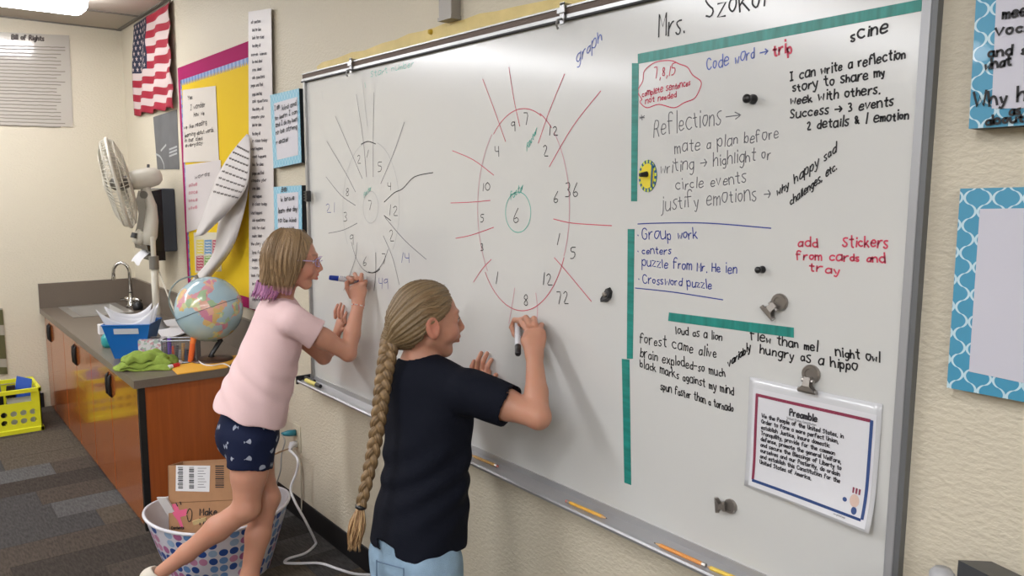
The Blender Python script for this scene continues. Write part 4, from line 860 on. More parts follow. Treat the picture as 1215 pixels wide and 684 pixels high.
# markers near the towel
a_ = Z(194, 427, CT+.01); b_ = Z(215, 430, CT+.01)
stick('counter_marker', a_, b_, .0075, [(.65, 1, 1, mat('pale_teal', (150, 196, 184), .4), 'barrel'), (.35, 1.05, 1.05, m_pp, 'cap')], 'white and pale teal marker lying behind the green towel', 'marker', None, 10)
a_ = Z(200, 436, CT+.011); b_ = Z(212, 433, CT+.011)
stick('counter_marker', a_, b_, .009, [(.35, 1, 1, m_pp, 'barrel'), (.65, 1.05, 1.05, mat('marker_red', (206, 40, 44), .4), 'cap')], 'short red capped marker on the corner of the yellow folder', 'marker', None, 10)
a_ = Z(147, 430, CT+.01); b_ = Z(160, 428, CT+.01)
stick('counter_marker', a_, b_, .010, [(1, 1, 1, m_pp, 'barrel')], 'white tube poking out left of the green towel', 'marker', None, 10)
# green towel: crumpled folded cloth
tc_ = Z(174, 436, CT); tc_[2] = CT
m_gt = mat('towel_green', (138, 160, 66), .95, bump=.9, bscale=260, var=.10, vscale=60)
e = empty('green_towel', tc_, 'crumpled lime green towel on the near corner of the counter', 'towel')
for k, (hw, hd_, zz, off) in enumerate(((.135, .085, .004, 0.), (.120, .075, .024, .010), (.095, .06, .046, -.004))):
    def tf(s, t, hw=hw, hd_=hd_, zz=zz, off=off, k=k):
        a = (s-.5)*2; c2 = (t-.5)*2; r = max(abs(a), abs(c2)); 
        q = 1-.12*(a*a*c2*c2)+.05*sin(5*a+2*k+3*c2)
        z = zz+.022*(1-r**3)+.009*sin(7*a+3*k+2*c2)*sin(5*c2+k)-.018*max(0, r-.75)*4*(.5+.3*sin(9*a+4*c2+k))
        ex_ = wv*cos(.25*k)+dvv*sin(.25*k); ey_ = -wv*sin(.25*k)+dvv*cos(.25*k)
        return tc_+ex_*(a*hw*q+off)+ey_*(c2*hd_*q)+np.array([0, 0, max(.003, z)])
    v, f = grid(tf, 26, 18); o = mesh('towel_fold', v, f, m_gt, e, smooth=True); md = o.modifiers.new('s', 'SOLIDIFY'); md.thickness = .006; md.offset = 0
# ------------------------------------------------------------------ yellow crate
m_cr = mat('crate_yellow', (222, 222, 44), .35); cx1 = .575; cy1 = -.69; cs = .34; ch_ = .27
e = empty('milk_crate', (cx1-cs/2, cy1-cs/2, 0), 'bright yellow plastic crate with round holes against the back wall', 'crate')
def holed(o3, a3, up3, n3, w, h, holes, th, r):
    """wall panel with round holes: origin, along, up, outward normal"""
    b = MB(); cols_, rows_, x0, z0, dx, dz = holes
    def P3(x, z, d): return o3+a3*x+up3*z+n3*d
    def rectp(xa, xb, za, zb):
        b.hexa([P3(xa, za, -th), P3(xb, za, -th), P3(xb, za, 0), P3(xa, za, 0), P3(xa, zb, -th), P3(xb, zb, -th), P3(xb, zb, 0), P3(xa, zb, 0)])
    xs = x0-dx/2; xe = x0+dx*(cols_-.5); zs = z0-dz/2; ze = z0+dz*(rows_-.5)
    rectp(0, w, 0, zs); rectp(0, w, ze, h); rectp(0, xs, zs, ze); rectp(xe, w, zs, ze)
    for i in range(cols_):
        for j in range(rows_):
            cx_, cz_ = x0+i*dx, z0+j*dz; n_ = 16
            inn = [(cx_+r*cos(2*pi*k/n_), cz_+r*sin(2*pi*k/n_)) for k in range(n_)]
            out = []
            for k in range(n_):
                a = 2*pi*k/n_; s_ = 1/max(abs(cos(a)), abs(sin(a))); out.append((cx_+dx/2*s_*cos(a), cz_+dz/2*s_*sin(a)))
            v = [P3(x, z, 0) for x, z in out]+[P3(x, z, 0) for x, z in inn]+[P3(x, z, -th) for x, z in inn]+[P3(x, z, -th) for x, z in out]
            b.add(v, [(k+q*n_, (k+1) % n_+q*n_, (k+1) % n_+(q+1)*n_, k+(q+1)*n_) for q in range(3) for k in range(n_)])
    return b
C0 = np.array([cx1, cy1-cs, 0.]); 
ya = np.array([0, 1., 0]); xa_ = np.array([1., 0, 0]); zu = np.array([0, 0, 1.])
hl = (6, 2, .045, .075, .05, .05)
holed(C0, ya, zu, xa_, cs, .19, hl, .006, .017).build('crate_side', m_cr, e)
holed(np.array([cx1-cs, cy1, 0]), xa_, zu, ya, cs, .19, hl, .006, .017).build('crate_side', m_cr, e)
MB().box((cx1-cs, cy1-cs, 0), (cx1-cs+.006, cy1, .24)).build('crate_side', m_cr, e)
MB().box((cx1-cs, cy1-cs, 0), (cx1, cy1-cs+.006, .24)).build('crate_side', m_cr, e)
MB().box((cx1-cs, cy1-cs, .0), (cx1, cy1, .006)).build('crate_bottom', m_cr, e)
b = MB()
for y0_, y1_ in ((cy1-cs, cy1-cs+.05), (cy1-.05, cy1)): b.box((cx1-.006, y0_, .19), (cx1, y1_, ch_-.02))
for x0_, x1_ in ((cx1-cs, cx1-cs+.05), (cx1-.05, cx1)): b.box((x0_, cy1-.006, .19), (x1_, cy1, ch_-.02))
b.build('crate_corner_posts', m_cr, e)
def ring(z0_, z1_, o_): 
    b_ = MB(); A0, A1, B0, B1 = cx1-cs-o_, cx1+o_, cy1-cs-o_, cy1+o_
    for lo, hi in (((A1-.012-o_, B0, z0_), (A1, B1, z1_)), ((A0, B0, z0_), (A0+.012+o_, B1, z1_)), ((A0, B0, z0_), (A1, B0+.012+o_, z1_)), ((A0, B1-.012-o_, z0_), (A1, B1, z1_))): b_.box(lo, hi, bev=.002)
    return b_
ring(ch_-.025, ch_, .006).build('crate_rim', m_cr, e); ring(.0, .028, .008).build('crate_foot_rim', m_cr, e)
def bq(u, v, x): return Bk(u, v, x)
def slab(name, P, th, m, lb, cat, grp=None, n3=(1, 0, 0)): return tag(MB().sheet(P, th, nrmv=n3).build(name, m), lb, cat, grp)
slab('blue_folder', [np.array(q) for q in ((.42, -.84, .03), (.44, -.74, .03), (.45, -.715, .30), (.42, -.79, .325))], .012, mat('folder_blue', (50, 92, 186), .4), 'royal blue folder sticking up in the yellow crate', 'folder')
slab('wood_tray', [np.array(q) for q in ((.50, -1.01, .235), (.50, -.70, .235), (.53, -.70, .25), (.53, -1.01, .25))], .008, mat('brown_card', (160, 112, 78), .6), 'flat brown cardboard piece lying in the top of the crate', 'cardboard')
slab('grey_bag', [np.array(q) for q in ((.36, -1.0, .05), (.40, -.86, .05), (.40, -.88, .30), (.36, -.93, .31))], .02, mat('bag_grey', (110, 112, 112), .5), 'grey pouch standing in the yellow crate', 'pouch')
slab('clear_pack', [np.array(q) for q in ((.51, -.86, .04), (.51, -.72, .04), (.51, -.72, .21), (.51, -.86, .21))], .01, mat('pack_white', (196, 198, 196), .3), 'white packet behind the front of the yellow crate', 'packet')
slab('dark_pack', [np.array(q) for q in ((.44, -1.0, .03), (.44, -.87, .03), (.44, -.87, .22), (.44, -1.0, .22))], .012, m_bplas, 'black case inside the yellow crate', 'case')
for k in range(3):
    q = np.array([.46, -.87+.03*k, .04]); stick('craft_scissors', q, q+[.02, .03-.02*k, .24], .007, [(.7, 1, .8, m_steel, 'blade'), (.3, 1.8, 1.8, m_bplas, 'grip')], ['left', 'middle', 'right'][k]+' one of three thin metal tools poking out of the yellow crate', 'tool', 'tools in the crate')
# ------------------------------------------------------------------ dotted basket
bz = .255; e_c = (Z(171, 612, bz)+Z(343, 592, bz))/2; bc = np.array([e_c[0], e_c[1], 0]); hw = np.linalg.norm(Z(171, 612, bz)-Z(343, 592, bz))/2
lx = nrm((Z(343, 592, bz)-Z(171, 612, bz))*[1, 1, 0]); ly = np.array([-lx[1], lx[0], 0])
e = empty('dotted_basket', bc, 'white oval tub with blue and pink dots against the cabinet end', 'basket')
m_dot = mat('dotted_plastic', (212, 210, 220), .3); N, L, bs = nodes_of(m_dot); uvn = N.new('ShaderNodeUVMap'); uvn.uv_map = 'UVMap'
mp = N.new('ShaderNodeMapping'); mp.inputs['Scale'].default_value = (40, 7, 1); L.new(uvn.outputs[0], mp.inputs[0])
fr = N.new('ShaderNodeVectorMath'); fr.operation = 'FRACTION'; L.new(mp.outputs[0], fr.inputs[0]); fq = N.new('ShaderNodeVectorMath'); fq.operation = 'FLOOR'; L.new(mp.outputs[0], fq.inputs[0])
sb = N.new('ShaderNodeVectorMath'); sb.operation = 'SUBTRACT'; L.new(fr.outputs[0], sb.inputs[0]); sb.inputs[1].default_value = (.5, .5, 0)
ln = N.new('ShaderNodeVectorMath'); ln.operation = 'LENGTH'; L.new(sb.outputs[0], ln.inputs[0]); k1 = math_node(N, L, 'LESS_THAN', ln.outputs['Value'], .43); k3 = math_node(N, L, 'LESS_THAN', ln.outputs['Value'], .2)
wn = N.new('ShaderNodeTexWhiteNoise'); L.new(fq.outputs[0], wn.inputs['Vector'])
rp = N.new('ShaderNodeValToRGB'); rp.color_ramp.interpolation = 'CONSTANT'; el = rp.color_ramp.elements; el[0].color = (*s2l((44, 78, 150)), 1); el[1].position = .28; el[1].color = (*s2l((104, 144, 196)), 1)
for pz, c in ((.48, (150, 176, 206)), (.58, (178, 106, 150)), (.74, (196, 134, 168)), (.84, (212, 210, 220))): x = el.new(pz); x.color = (*s2l(c), 1)
L.new(wn.outputs['Value'], rp.inputs[0]); mx = N.new('ShaderNodeMix'); mx.data_type = 'RGBA'; L.new(k1, mx.inputs[0]); mx.inputs[6].default_value = (*s2l((210, 208, 218)), 1); L.new(rp.outputs[0], mx.inputs[7]); L.new(mx.outputs[2], bs.inputs['Base Color'])
nb = 64; prof = [(.70, 0), (.76, .05), (.86, .13), (.95, .21), (1.0, bz)]
v = []; uv = []
dr = .235/hw
for a, z in prof:
    for k in range(nb+1): an = 2*pi*k/nb; rise = .012*cos(2*an)*(z/bz); v.append(bc+lx*(hw*a*cos(an))+ly*(.225*a*sin(an))+np.array([0, 0, z+rise])); uv.append((k/nb, z/bz))
f = [(i*(nb+1)+k, i*(nb+1)+k+1, (i+1)*(nb+1)+k+1, (i+1)*(nb+1)+k) for i in range(len(prof)-1) for k in range(nb)]
o = mesh('tub_wall', v, f, m_dot, e, smooth=True); ul = o.data.uv_layers.new(name='UVMap')
for l in o.data.loops: ul.data[l.index].uv = uv[l.vertex_index]
b = MB(); m_tubw = mat('tub_white', (214, 212, 218), .3); v = []
for a, z in [(p_[0]-.02, p_[1]+.004) for p_ in prof]:
    for k in range(nb): an = 2*pi*k/nb; v.append(bc+lx*(hw*a*cos(an))+ly*(.225*a*sin(an))+np.array([0, 0, z+.012*cos(2*an)*(z/bz)]))
f = [(i*nb+k, (i+1)*nb+k, (i+1)*nb+(k+1) % nb, i*nb+(k+1) % nb) for i in range(4) for k in range(nb)]+[tuple(range(nb))]
b.add(v, f).build('tub_lining', m_tubw, e, smooth=True)
MB().tube([bc+lx*(hw*cos(t_))+ly*(.225*sin(t_))+np.array([0, 0, bz+.012*cos(2*t_)]) for t_ in np.linspace(0, 2*pi, 73)], .0065, 8, cap=False).build('rolled_rim', m_tubw, e, smooth=True)
ZU_ = np.array([0, 0, 1.])
# cardboard box in the basket
m_cb = mat('cardboard', (166, 124, 88), .75, var=.05, vscale=30); m_cbi = mat('cardboard_inner', (178, 142, 104), .8)
dz_ = float((bc+ZU_*.25-CAM)@FW)-.06; print('dz', dz_)
o_tl = Dp(199, 553, dz_); o_tr = Dp(318, 547, dz_-.02); o_bl = Dp(200, 629, dz_-.02)
wv2 = o_tr-o_tl; W2 = np.linalg.norm(wv2); wv2 = wv2/W2; dn2 = nrm((o_bl-o_tl)-wv2*((o_bl-o_tl)@wv2)); H2 = float((o_bl-o_tl)@dn2)+.06; bk2 = nrm(np.cross(dn2, wv2)); bk2 = bk2 if bk2@FW > 0 else -bk2
W2 = .355; H2 = (o_tl[2]-.115)/-dn2[2]
def bxp(s, t, d=0.): return o_tl+wv2*s*W2+dn2*t*H2+bk2*d
e = empty('cardboard_box', bxp(.5, 1, .08), 'open brown cardboard box with shipping label tilted inside the dotted basket', 'box')
D2 = .12
b = MB(); th = .004
b.hexa([bxp(0, 1), bxp(1, 1), bxp(1, 1, th), bxp(0, 1, th), bxp(0, 0), bxp(1, 0), bxp(1, 0, th), bxp(0, 0, th)])
b.hexa([bxp(0, 1, D2-th), bxp(1, 1, D2-th), bxp(1, 1, D2), bxp(0, 1, D2), bxp(0, 0, D2-th), bxp(1, 0, D2-th), bxp(1, 0, D2), bxp(0, 0, D2)])
for s_ in (0, 1-th/W2): b.hexa([bxp(s_, 1), bxp(s_+th/W2, 1), bxp(s_+th/W2, 1, D2), bxp(s_, 1, D2), bxp(s_, 0), bxp(s_+th/W2, 0), bxp(s_+th/W2, 0, D2), bxp(s_, 0, D2)])
b.hexa([bxp(0, 1), bxp(1, 1), bxp(1, 1, D2), bxp(0, 1, D2), bxp(0, .985), bxp(1, .985), bxp(1, .985, D2), bxp(0, .985, D2)])
b.build('box_body', m_cb, e)
fa = bxp(1, 0.0, .0); fb_ = bxp(1, 0., D2); fo_ = wv2*.075+np.array([0, 0, .028])
MB().add([fa, fb_, fb_+fo_, fa+fo_*1.0, fa+[0, 0, .004], fb_+[0, 0, .004], fb_+fo_+[0, 0, .004], fa+fo_+[0, 0, .004]], [(0, 1, 2, 3), (7, 6, 5, 4), (0, 4, 5, 1), (1, 5, 6, 2), (2, 6, 7, 3), (3, 7, 4, 0)]).build('box_flap', m_cbi, e)
def bface(pts, m, name, d=-.001, lab=None): 
    P = [bxp(s, t, d) for s, t in pts]; o_ = MB().add(P, [tuple(range(len(P)))]).build(name, m, e); return o_
def px2st(u, v):   # photo pixel to box face coordinates
    d = ray(u, v); n_ = bk2; t_ = ((o_tl-CAM)@n_)/(d@n_); p_ = CAM+d*t_-o_tl; return (float(p_@wv2)/W2, float(p_@dn2)/H2)
bface([px2st(*q) for q in ((209, 552.5), (249.5, 553), (248.5, 584), (208.5, 583))], mat('label_paper', (218, 218, 220), .5), 'shipping_label')
bp_ = lambda dd: (lambda u, v: bxp(*px2st(u, v), dd)); nb_ = -bk2
b = MB()
for k in range(12): 
    vv = 555+k*2.2
    ribbon(b, [bp_(-.0018)(211.5+(.6 if k % 3 else 0), vv), bp_(-.0018)(217, vv)], .0045 if k % 2 else .003, nb_)
    ribbon(b, [bp_(-.0018)(225, vv), bp_(-.0018)(230, vv)], .0045 if k % 3 else .002, nb_)
for k in range(8): ribbon(b, [bp_(-.0018)(235, 556+k*3.2), bp_(-.0018)(245-(k*3 % 5), 556+k*3.2)], .0016, nb_)
b.build('label_print', m_blk, e)
b = MB(); 
for k in range(11): ribbon(b, [bp_(-.0012)(256, 553.5+k*2.5), bp_(-.0012)(265.5, 553.5+k*2.5)], .0035 if k % 3 else .005, nb_)
write(b, 'Make', (237.5, 612), (259, 611), 8, .0042, bp_(-.0012), nb_, jit=0.); write(b, 'More', (237.5, 623), (258, 622), 8, .0042, bp_(-.0012), nb_, jit=0.)
write(b, 'Contents', (203.5, 628.5), (219, 628), 3.4, .0026, bp_(-.0012), nb_, jit=0.)
strokes_px(b, [[(222, 610), (225, 604), (228, 608), (227, 617), (224, 619), (222, 612)]], .003, bp_(-.0012), nb_); strokes_px(b, [[(209, 597), (211, 601)], [(214, 596), (215, 599)]], .004, bp_(-.0012), nb_)
b.build('box_print', m_blk, e)
bface([px2st(*q) for q in ((202, 599), (210, 598), (213, 606), (222, 604), (221, 612), (214, 614), (216, 620), (218, 627), (215, 627), (211, 618), (206, 612))], mat('pink_marker', (214, 92, 130), .6), 'pink_scribble', -.0011)
b = MB(); ribbon(b, [bxp(0, .43, -.0006), bxp(1, .43, -.0006)], .003, nb_); b.build('fold_line', mat('card_crease', (128, 92, 62), .8), e)
for (u, v, w_, h_, c_, lb) in ((192, 606, .035, .10, (214, 212, 212), 'crumpled white packet at the left inside the dotted basket'), (236, 622, .05, .02, (222, 200, 146), 'small pale yellow card in the dotted basket before the box')):
    p = Dp(u, v, dz_-.03); zt_ = p[2]+h_/2; tl_ = p-RT*w_/2; tr_ = p+RT*w_/2
    tl_[2] = zt_; tr_[2] = zt_+(.014 if h_ < .05 else 0); c0 = (tl_+tr_)/2; q = [c0*.3+bc*.7-RT*w_/2, c0*.3+bc*.7+RT*w_/2, tr_, tl_]
    q[0][2] = q[1][2] = .012
    tag(MB().sheet(q, .012, nrmv=tuple(FW)).build('paper_scrap', mat('scrap%d' % u, c_, .6, bump=.5, bscale=60)), lb, 'paper')
# ------------------------------------------------------------------ outlet, plugs, cord
P0 = W(352, 500, WY); P1 = W(359, 538, WY); m_out = mat('outlet_ivory', (206, 198, 176), .4)
e = empty('wall_outlet', W(354, 520, WY), 'ivory wall outlet under the left end of the whiteboard', 'outlet')
ox = W(353.5, 520, WY)[0]; oz = W(353.5, 520, WY)[2]
MB().box((ox-.036, WY-.005, oz-.06), (ox+.036, WY, oz+.06), bev=.002).build('cover_plate', m_out, e)
for s in (-1, 1): MB().box((ox-.017, WY-.008, oz+s*.026-.015), (ox+.017, WY-.0045, oz+s*.026+.015), bev=.003).build('socket', m_out, e)
p = np.array([ox, WY-.009, oz+.026]); e = empty('teal_plug', p, 'teal plug in the upper socket with a thin grey cord', 'plug')
MB().tube([p, p+[-.012, -.03, .0], p+[-.03, -.055, -.004]], [.014, .014, .007], 10).build('plug_head', mat('plug_teal', (40, 124, 140), .4), e, smooth=True)
MB().tube(catmull([p+[-.03, -.055, -.004], Dp(338, 524, 3.42), Dp(334, 540, 3.42), Dp(333, 558, 3.42), Dp(328, 575, 3.45), Dp(322, 600, 3.5)], 6), .003, 6).build('thin_cord', mat('cord_grey', (150, 150, 146), .5), e, smooth=True)
p = np.array([ox+.003, WY-.009, oz-.026]); e = empty('white_power_cord', p, 'thick white power cord looping from the outlet down across the carpet', 'cord')
MB().tube([p, p+[0, -.022, .002], p+[.0, -.034, -.02]], [.015, .015, .008], 10).build('plug_head', m_pp, e, smooth=True)
cpts = [p+[.0, -.034, -.02], W(353, 545, -.05), W(352, 560, -.06), W(345, 580, -.09), W(350, 596, -.10), Dp(362, 618, 3.25)]
cpts += [Z(373, 640, .03), Z(374, 647, .006), Z(362, 657, .006), Z(343, 663, .006), Z(338, 668, .006), Z(352, 669, .006), Z(380, 669, .006), Z(402, 676, .006), Z(425, 682, .006), Z(470, 684, .006), Z(520, 700, .006)]
MB().tube(catmull(cpts, 6), .0055, 8).build('cord', m_pp, e, smooth=True)
b = MB().tube(catmull([p+[.006, -.03, -.02], W(356, 548, WY-.01), W(357, 575, WY-.012), W(358, 594, WY-.012), W(358, 606, WY-.014)], 5), .004, 6).build('second_cord', mat('cord_cream', (196, 188, 170), .5), e, smooth=True)
# ================================================================== PEOPLE
def smin(a, b, k):
    h = np.clip(.5+.5*(b-a)/k, 0, 1); return b+(a-b)*h-k*h*(1-h)
class Field:
    """signed distance body, meshed as one continuous surface"""
    def __init__(s): s.p = []; s.post = None
    def add(s, fn, lo, hi, k=.01, op='u'): s.p.append((fn, np.array(lo, float), np.array(hi, float), k, op)); return s
    def cone(s, a, b, ra, rb, k=.012, op='u'):
        a = np.array(a, float); b = np.array(b, float); ab = b-a; L2 = ab@ab+1e-12
        def fn(P):
            t = np.clip((P-a)@ab/L2, 0, 1); return np.linalg.norm(P-a-t[:, None]*ab, axis=1)-(ra+(rb-ra)*t)
        r = max(ra, rb); return s.add(fn, np.minimum(a, b)-r, np.maximum(a, b)+r, k, op)
    def chain(s, pts, rs, k=.012, op='u'):
        for i in range(len(pts)-1): s.cone(pts[i], pts[i+1], rs[i], rs[i+1], k, op)
        return s
    def ell(s, c, r, M=None, k=.012, op='u'):
        c = np.array(c, float); r = np.array(r, float); M = np.eye(3) if M is None else np.array(M)   # rows of M = local axes
        def fn(P):
            q = (P-c)@M.T; k0 = np.linalg.norm(q/r, axis=1); k1 = np.linalg.norm(q/(r*r), axis=1)+1e-9; return k0*(k0-1)/k1
        return s.add(fn, c-r.max(), c+r.max(), k, op)
    def slab(s, a, b, ra, rb, lat, k=.02, op='u', p=2.):
        """tapered elliptical capsule: radii (lateral, depth) at a and b"""
        a = np.array(a, float); b = np.array(b, float); ab = b-a; L2 = ab@ab; ax = ab/sqrt(L2); l = nrm(np.array(lat)-ax*(np.array(lat)@ax)); d = np.cross(ax, l)
        ra = np.array(ra, float); rb = np.array(rb, float)
        def fn(P):
            q = P-a; t0 = q@ab/L2; t = np.clip(t0, 0, 1); w = ra[0]+(rb[0]-ra[0])*t; h = ra[1]+(rb[1]-ra[1])*t; m = np.minimum(w, h)
            e = (t0-t)*sqrt(L2); return ((np.abs((q@l)/w)**p+np.abs((q@d)/h)**p+np.abs(e/m)**p)**(1/p)-1)*m
        r = max(ra.max(), rb.max()); return s.add(fn, np.minimum(a, b)-r, np.maximum(a, b)+r, k, op)
    def cut(s, pt, n, k=.004, lo=(-99,)*3, hi=(99,)*3):   # remove the half space beyond pt along n (inside the box)
        pt = np.array(pt, float); n = nrm(n)
        return s.add(lambda P: -((P-pt)@n), lo, hi, k, 's')
    def limit(s, *pl):   # clip the last primitive by planes (point, outward normal) before it joins the rest
        fn, lo, hi, k, op = s.p[-1]; pl = [(np.array(a, float), nrm(b)) for a, b in pl]
        def f2(P):
            d = fn(P)
            for a, b in pl: d = np.maximum(d, (P-a)@b)
            return d
        s.p[-1] = (f2, lo, hi, k, op); return s
    def mesh(s, h):
        pr = [q for q in s.p if q[4] == 'u']
        lo = np.min([q[1] for q in pr], axis=0)-3*h; hi = np.max([q[2] for q in pr], axis=0)+3*h
        n = np.ceil((hi-lo)/h).astype(int)+1; A = np.full(n, .05, np.float32); B = 20
        for bi in range(0, n[0], B):
            for bj in range(0, n[1], B):
                for bk in range(0, n[2], B):
                    i0 = np.array([bi, bj, bk]); i1 = np.minimum(i0+B, n); L0 = lo+i0*h; L1 = lo+(i1-1)*h
                    act = [q for q in s.p if np.all(q[1]-q[3]-2*h <= L1) and np.all(q[2]+q[3]+2*h >= L0)]
                    if not any(q[4] == 'u' for q in act): continue
                    g = np.stack(np.meshgrid(*[lo[a]+np.arange(i0[a], i1[a])*h for a in range(3)], indexing='ij'), -1).reshape(-1, 3)
                    d = np.full(len(g), .05)
                    for fn, _, _, k, op in act:
                        f = fn(g)
                        d = smin(d, f, k) if op == 'u' else -smin(-d, f, k)
                    if s.post is not None: d = d+s.post(g)
                    A[i0[0]:i1[0], i0[1]:i1[1], i0[2]:i1[2]] = d.reshape(i1-i0)
        I = A < 0
        c = np.zeros(n-1, np.int8)
        for dx in (0, 1):
            for dy in (0, 1):
                for dz in (0, 1): c += I[dx:n[0]-1+dx, dy:n[1]-1+dy, dz:n[2]-1+dz]
        cells = np.argwhere((c > 0) & (c < 8)); idx = np.full(n-1, -1, np.int32); idx[tuple(cells.T)] = np.arange(len(cells))
        acc = np.zeros((len(cells), 3)); cnt = np.zeros(len(cells))
        cr = [(x, y, z) for x in (0, 1) for y in (0, 1) for z in (0, 1)]
        val = {q: A[cells[:, 0]+q[0], cells[:, 1]+q[1], cells[:, 2]+q[2]] for q in cr}
        for a in range(3):
            for q in cr:
                if q[a]: continue
                q2 = tuple(1 if i == a else q[i] for i in range(3)); va, vb = val[q], val[q2]; m = (va < 0) != (vb < 0); t = va/(va-vb+1e-12)
                P = np.array(q, float)+np.zeros((len(cells), 3)); P[:, a] = t; acc[m] += P[m]; cnt[m] += 1
        V = lo+(cells+acc/cnt[:, None])*h; Fc = []
        for a in range(3):
            sl0 = [slice(None)]*3; sl1 = [slice(None)]*3; sl0[a] = slice(0, -1); sl1[a] = slice(1, None)
            X = I[tuple(sl0)] != I[tuple(sl1)]; e = np.argwhere(X)
            b, c_ = (a+1) % 3, (a+2) % 3
            e = e[(e[:, b] > 0) & (e[:, c_] > 0) & (e[:, b] < n[b]-1) & (e[:, c_] < n[c_]-1)]
            ins = I[tuple(e.T)]
            def cid(db, dc): q = e.copy(); q[:, b] -= db; q[:, c_] -= dc; return idx[tuple(q.T)]
            Q = np.stack([cid(1, 1), cid(0, 1), cid(0, 0), cid(1, 0)], 1); Q[~ins] = Q[~ins][:, ::-1]; Fc.append(Q)
        Fc = np.concatenate(Fc); Fc = Fc[(Fc >= 0).all(1)]
        for lam in (.5, .5):
            S = np.zeros_like(V); C_ = np.zeros(len(V))
            for i in range(4):
                np.add.at(S, Fc[:, i], V[Fc[:, (i+1) % 4]]); np.add.at(C_, Fc[:, i], 1)
            V = V*(1-lam)+lam*S/np.maximum(C_, 1)[:, None]
        return V, Fc
def fast_mesh(name, V, Fc, m, parent, col=None, label=None):
    me = bpy.data.meshes.new(name); me.vertices.add(len(V)); me.vertices.foreach_set('co', V.astype(np.float32).ravel())
    me.loops.add(Fc.size); me.loops.foreach_set('vertex_index', Fc.astype(np.int32).ravel()); me.polygons.add(len(Fc)); me.polygons.foreach_set('loop_start', np.arange(len(Fc), dtype=np.int32)*4)
    me.update(calc_edges=True); me.polygons.foreach_set('use_smooth', [True]*len(Fc)); me.materials.append(m)
    if col is not None:
        ca = me.color_attributes.new('Col', 'FLOAT_COLOR', 'POINT'); c = np.ones((len(V), 4), np.float32); c[:, :3] = col; ca.data.foreach_set('color', c.ravel())
    me.validate(); o = bpy.data.objects.new(name, me); link(o, parent)
    if label: o['label'] = label
    return o
def L3(c): return np.array(s2l(c))
def hashn(x): return np.modf(np.abs(np.sin(x*12.9898)*43758.5453))[0]
def noise1(x):
    i = np.floor(x); f = x-i; f = f*f*(3-2*f); return hashn(i)*(1-f)+hashn(i+1)*f
class Frame:
    def __init__(s, o, fwd, up, sc): 
        s.o = np.array(o, float); s.s = sc; s.Y = nrm(fwd); s.Z = nrm(np.array(up)-s.Y*(np.array(up)@s.Y)); s.X = np.cross(s.Y, s.Z); s.M = np.array([s.X, s.Y, s.Z])
    def w(s, x, y, z): return s.o+s.s*(s.X*x+s.Y*y+s.Z*z)
    def loc(s, P): return ((P-s.o)@s.M.T)/s.s
def head(F_, H, mouth_open=.0):
    """face and skull in head coordinates: X right, Y forward, Z up; face height .21"""
    w = H.w; S = H.s; M = H.M
    E = lambda x, y, z, rx, ry, rz, k=.012, op='u': F_.ell(w(x, y, z), (rx*S, ry*S, rz*S), M, k*S, op)
    E(0, -.012, .028, .070, .086, .077)
    E(0, .026, -.012, .056, .056, .072, .02)
    E(0, .050, -.082, .021, .020, .018, .018)
    for q in (-1, 1):
        F_.cone(w(q*.046, -.004, -.045), w(q*.014, .050, -.086), .017*S, .013*S, .02*S)
        E(q*.033, .050, -.030, .024, .026, .024, .018)
        E(q*.030, .076, .009, .015, .012, .009, .010, 's')
        E(q*.030, .064, .008, .0145, .0145, .0135, .003)
        E(q*.031, .082, .0065, .0125, .012, .0046, .001, 's')
        E(q*.0085, .089, -.027, .0070, .0085, .0062, .006)
        E(q*.0065, .093, -.0325, .003, .004, .0025, .002, 's')
        F_.cone(w(q*.012, .079, .026), w(q*.042, .066, .027), .0055*S, .004*S, .012*S)
        # ear
        ex = q*.070
        EM = np.array([H.X, nrm(H.Y+H.Z*.22), nrm(H.Z-H.Y*.22)])
        F_.ell(w(ex+q*.004, -.012, -.009), (.0075*S, .020*S, .033*S), EM, .006*S)
        F_.ell(w(ex+q*.012, -.009, -.004), (.0095*S, .0125*S, .022*S), EM, .002*S, 's')
        F_.ell(w(ex+q*.0045, .004, -.009), (.004*S, .004*S, .006*S), EM, .003*S)
    F_.cone(w(0, .078, .018), w(0, .0985, -.021), .0065*S, .0082*S, .010*S)
    F_.cone(w(0, .096, -.0225), w(0, .093, -.027), .0085*S, .007*S, .006*S)
    E(0, .075, -.048, .022, .017, .020, .012)
    E(0, .088, -.0462, .016, .007, .0055, .004); E(0, .0855, -.0585-mouth_open*.5, .014, .0072, .0062, .004)
    E(0, .096, -.052-mouth_open*.3, .016, .011, .0016+mouth_open*.5, .0015, 's')
    E(0, .076, -.068, .02, .008, .004, .006, 's')
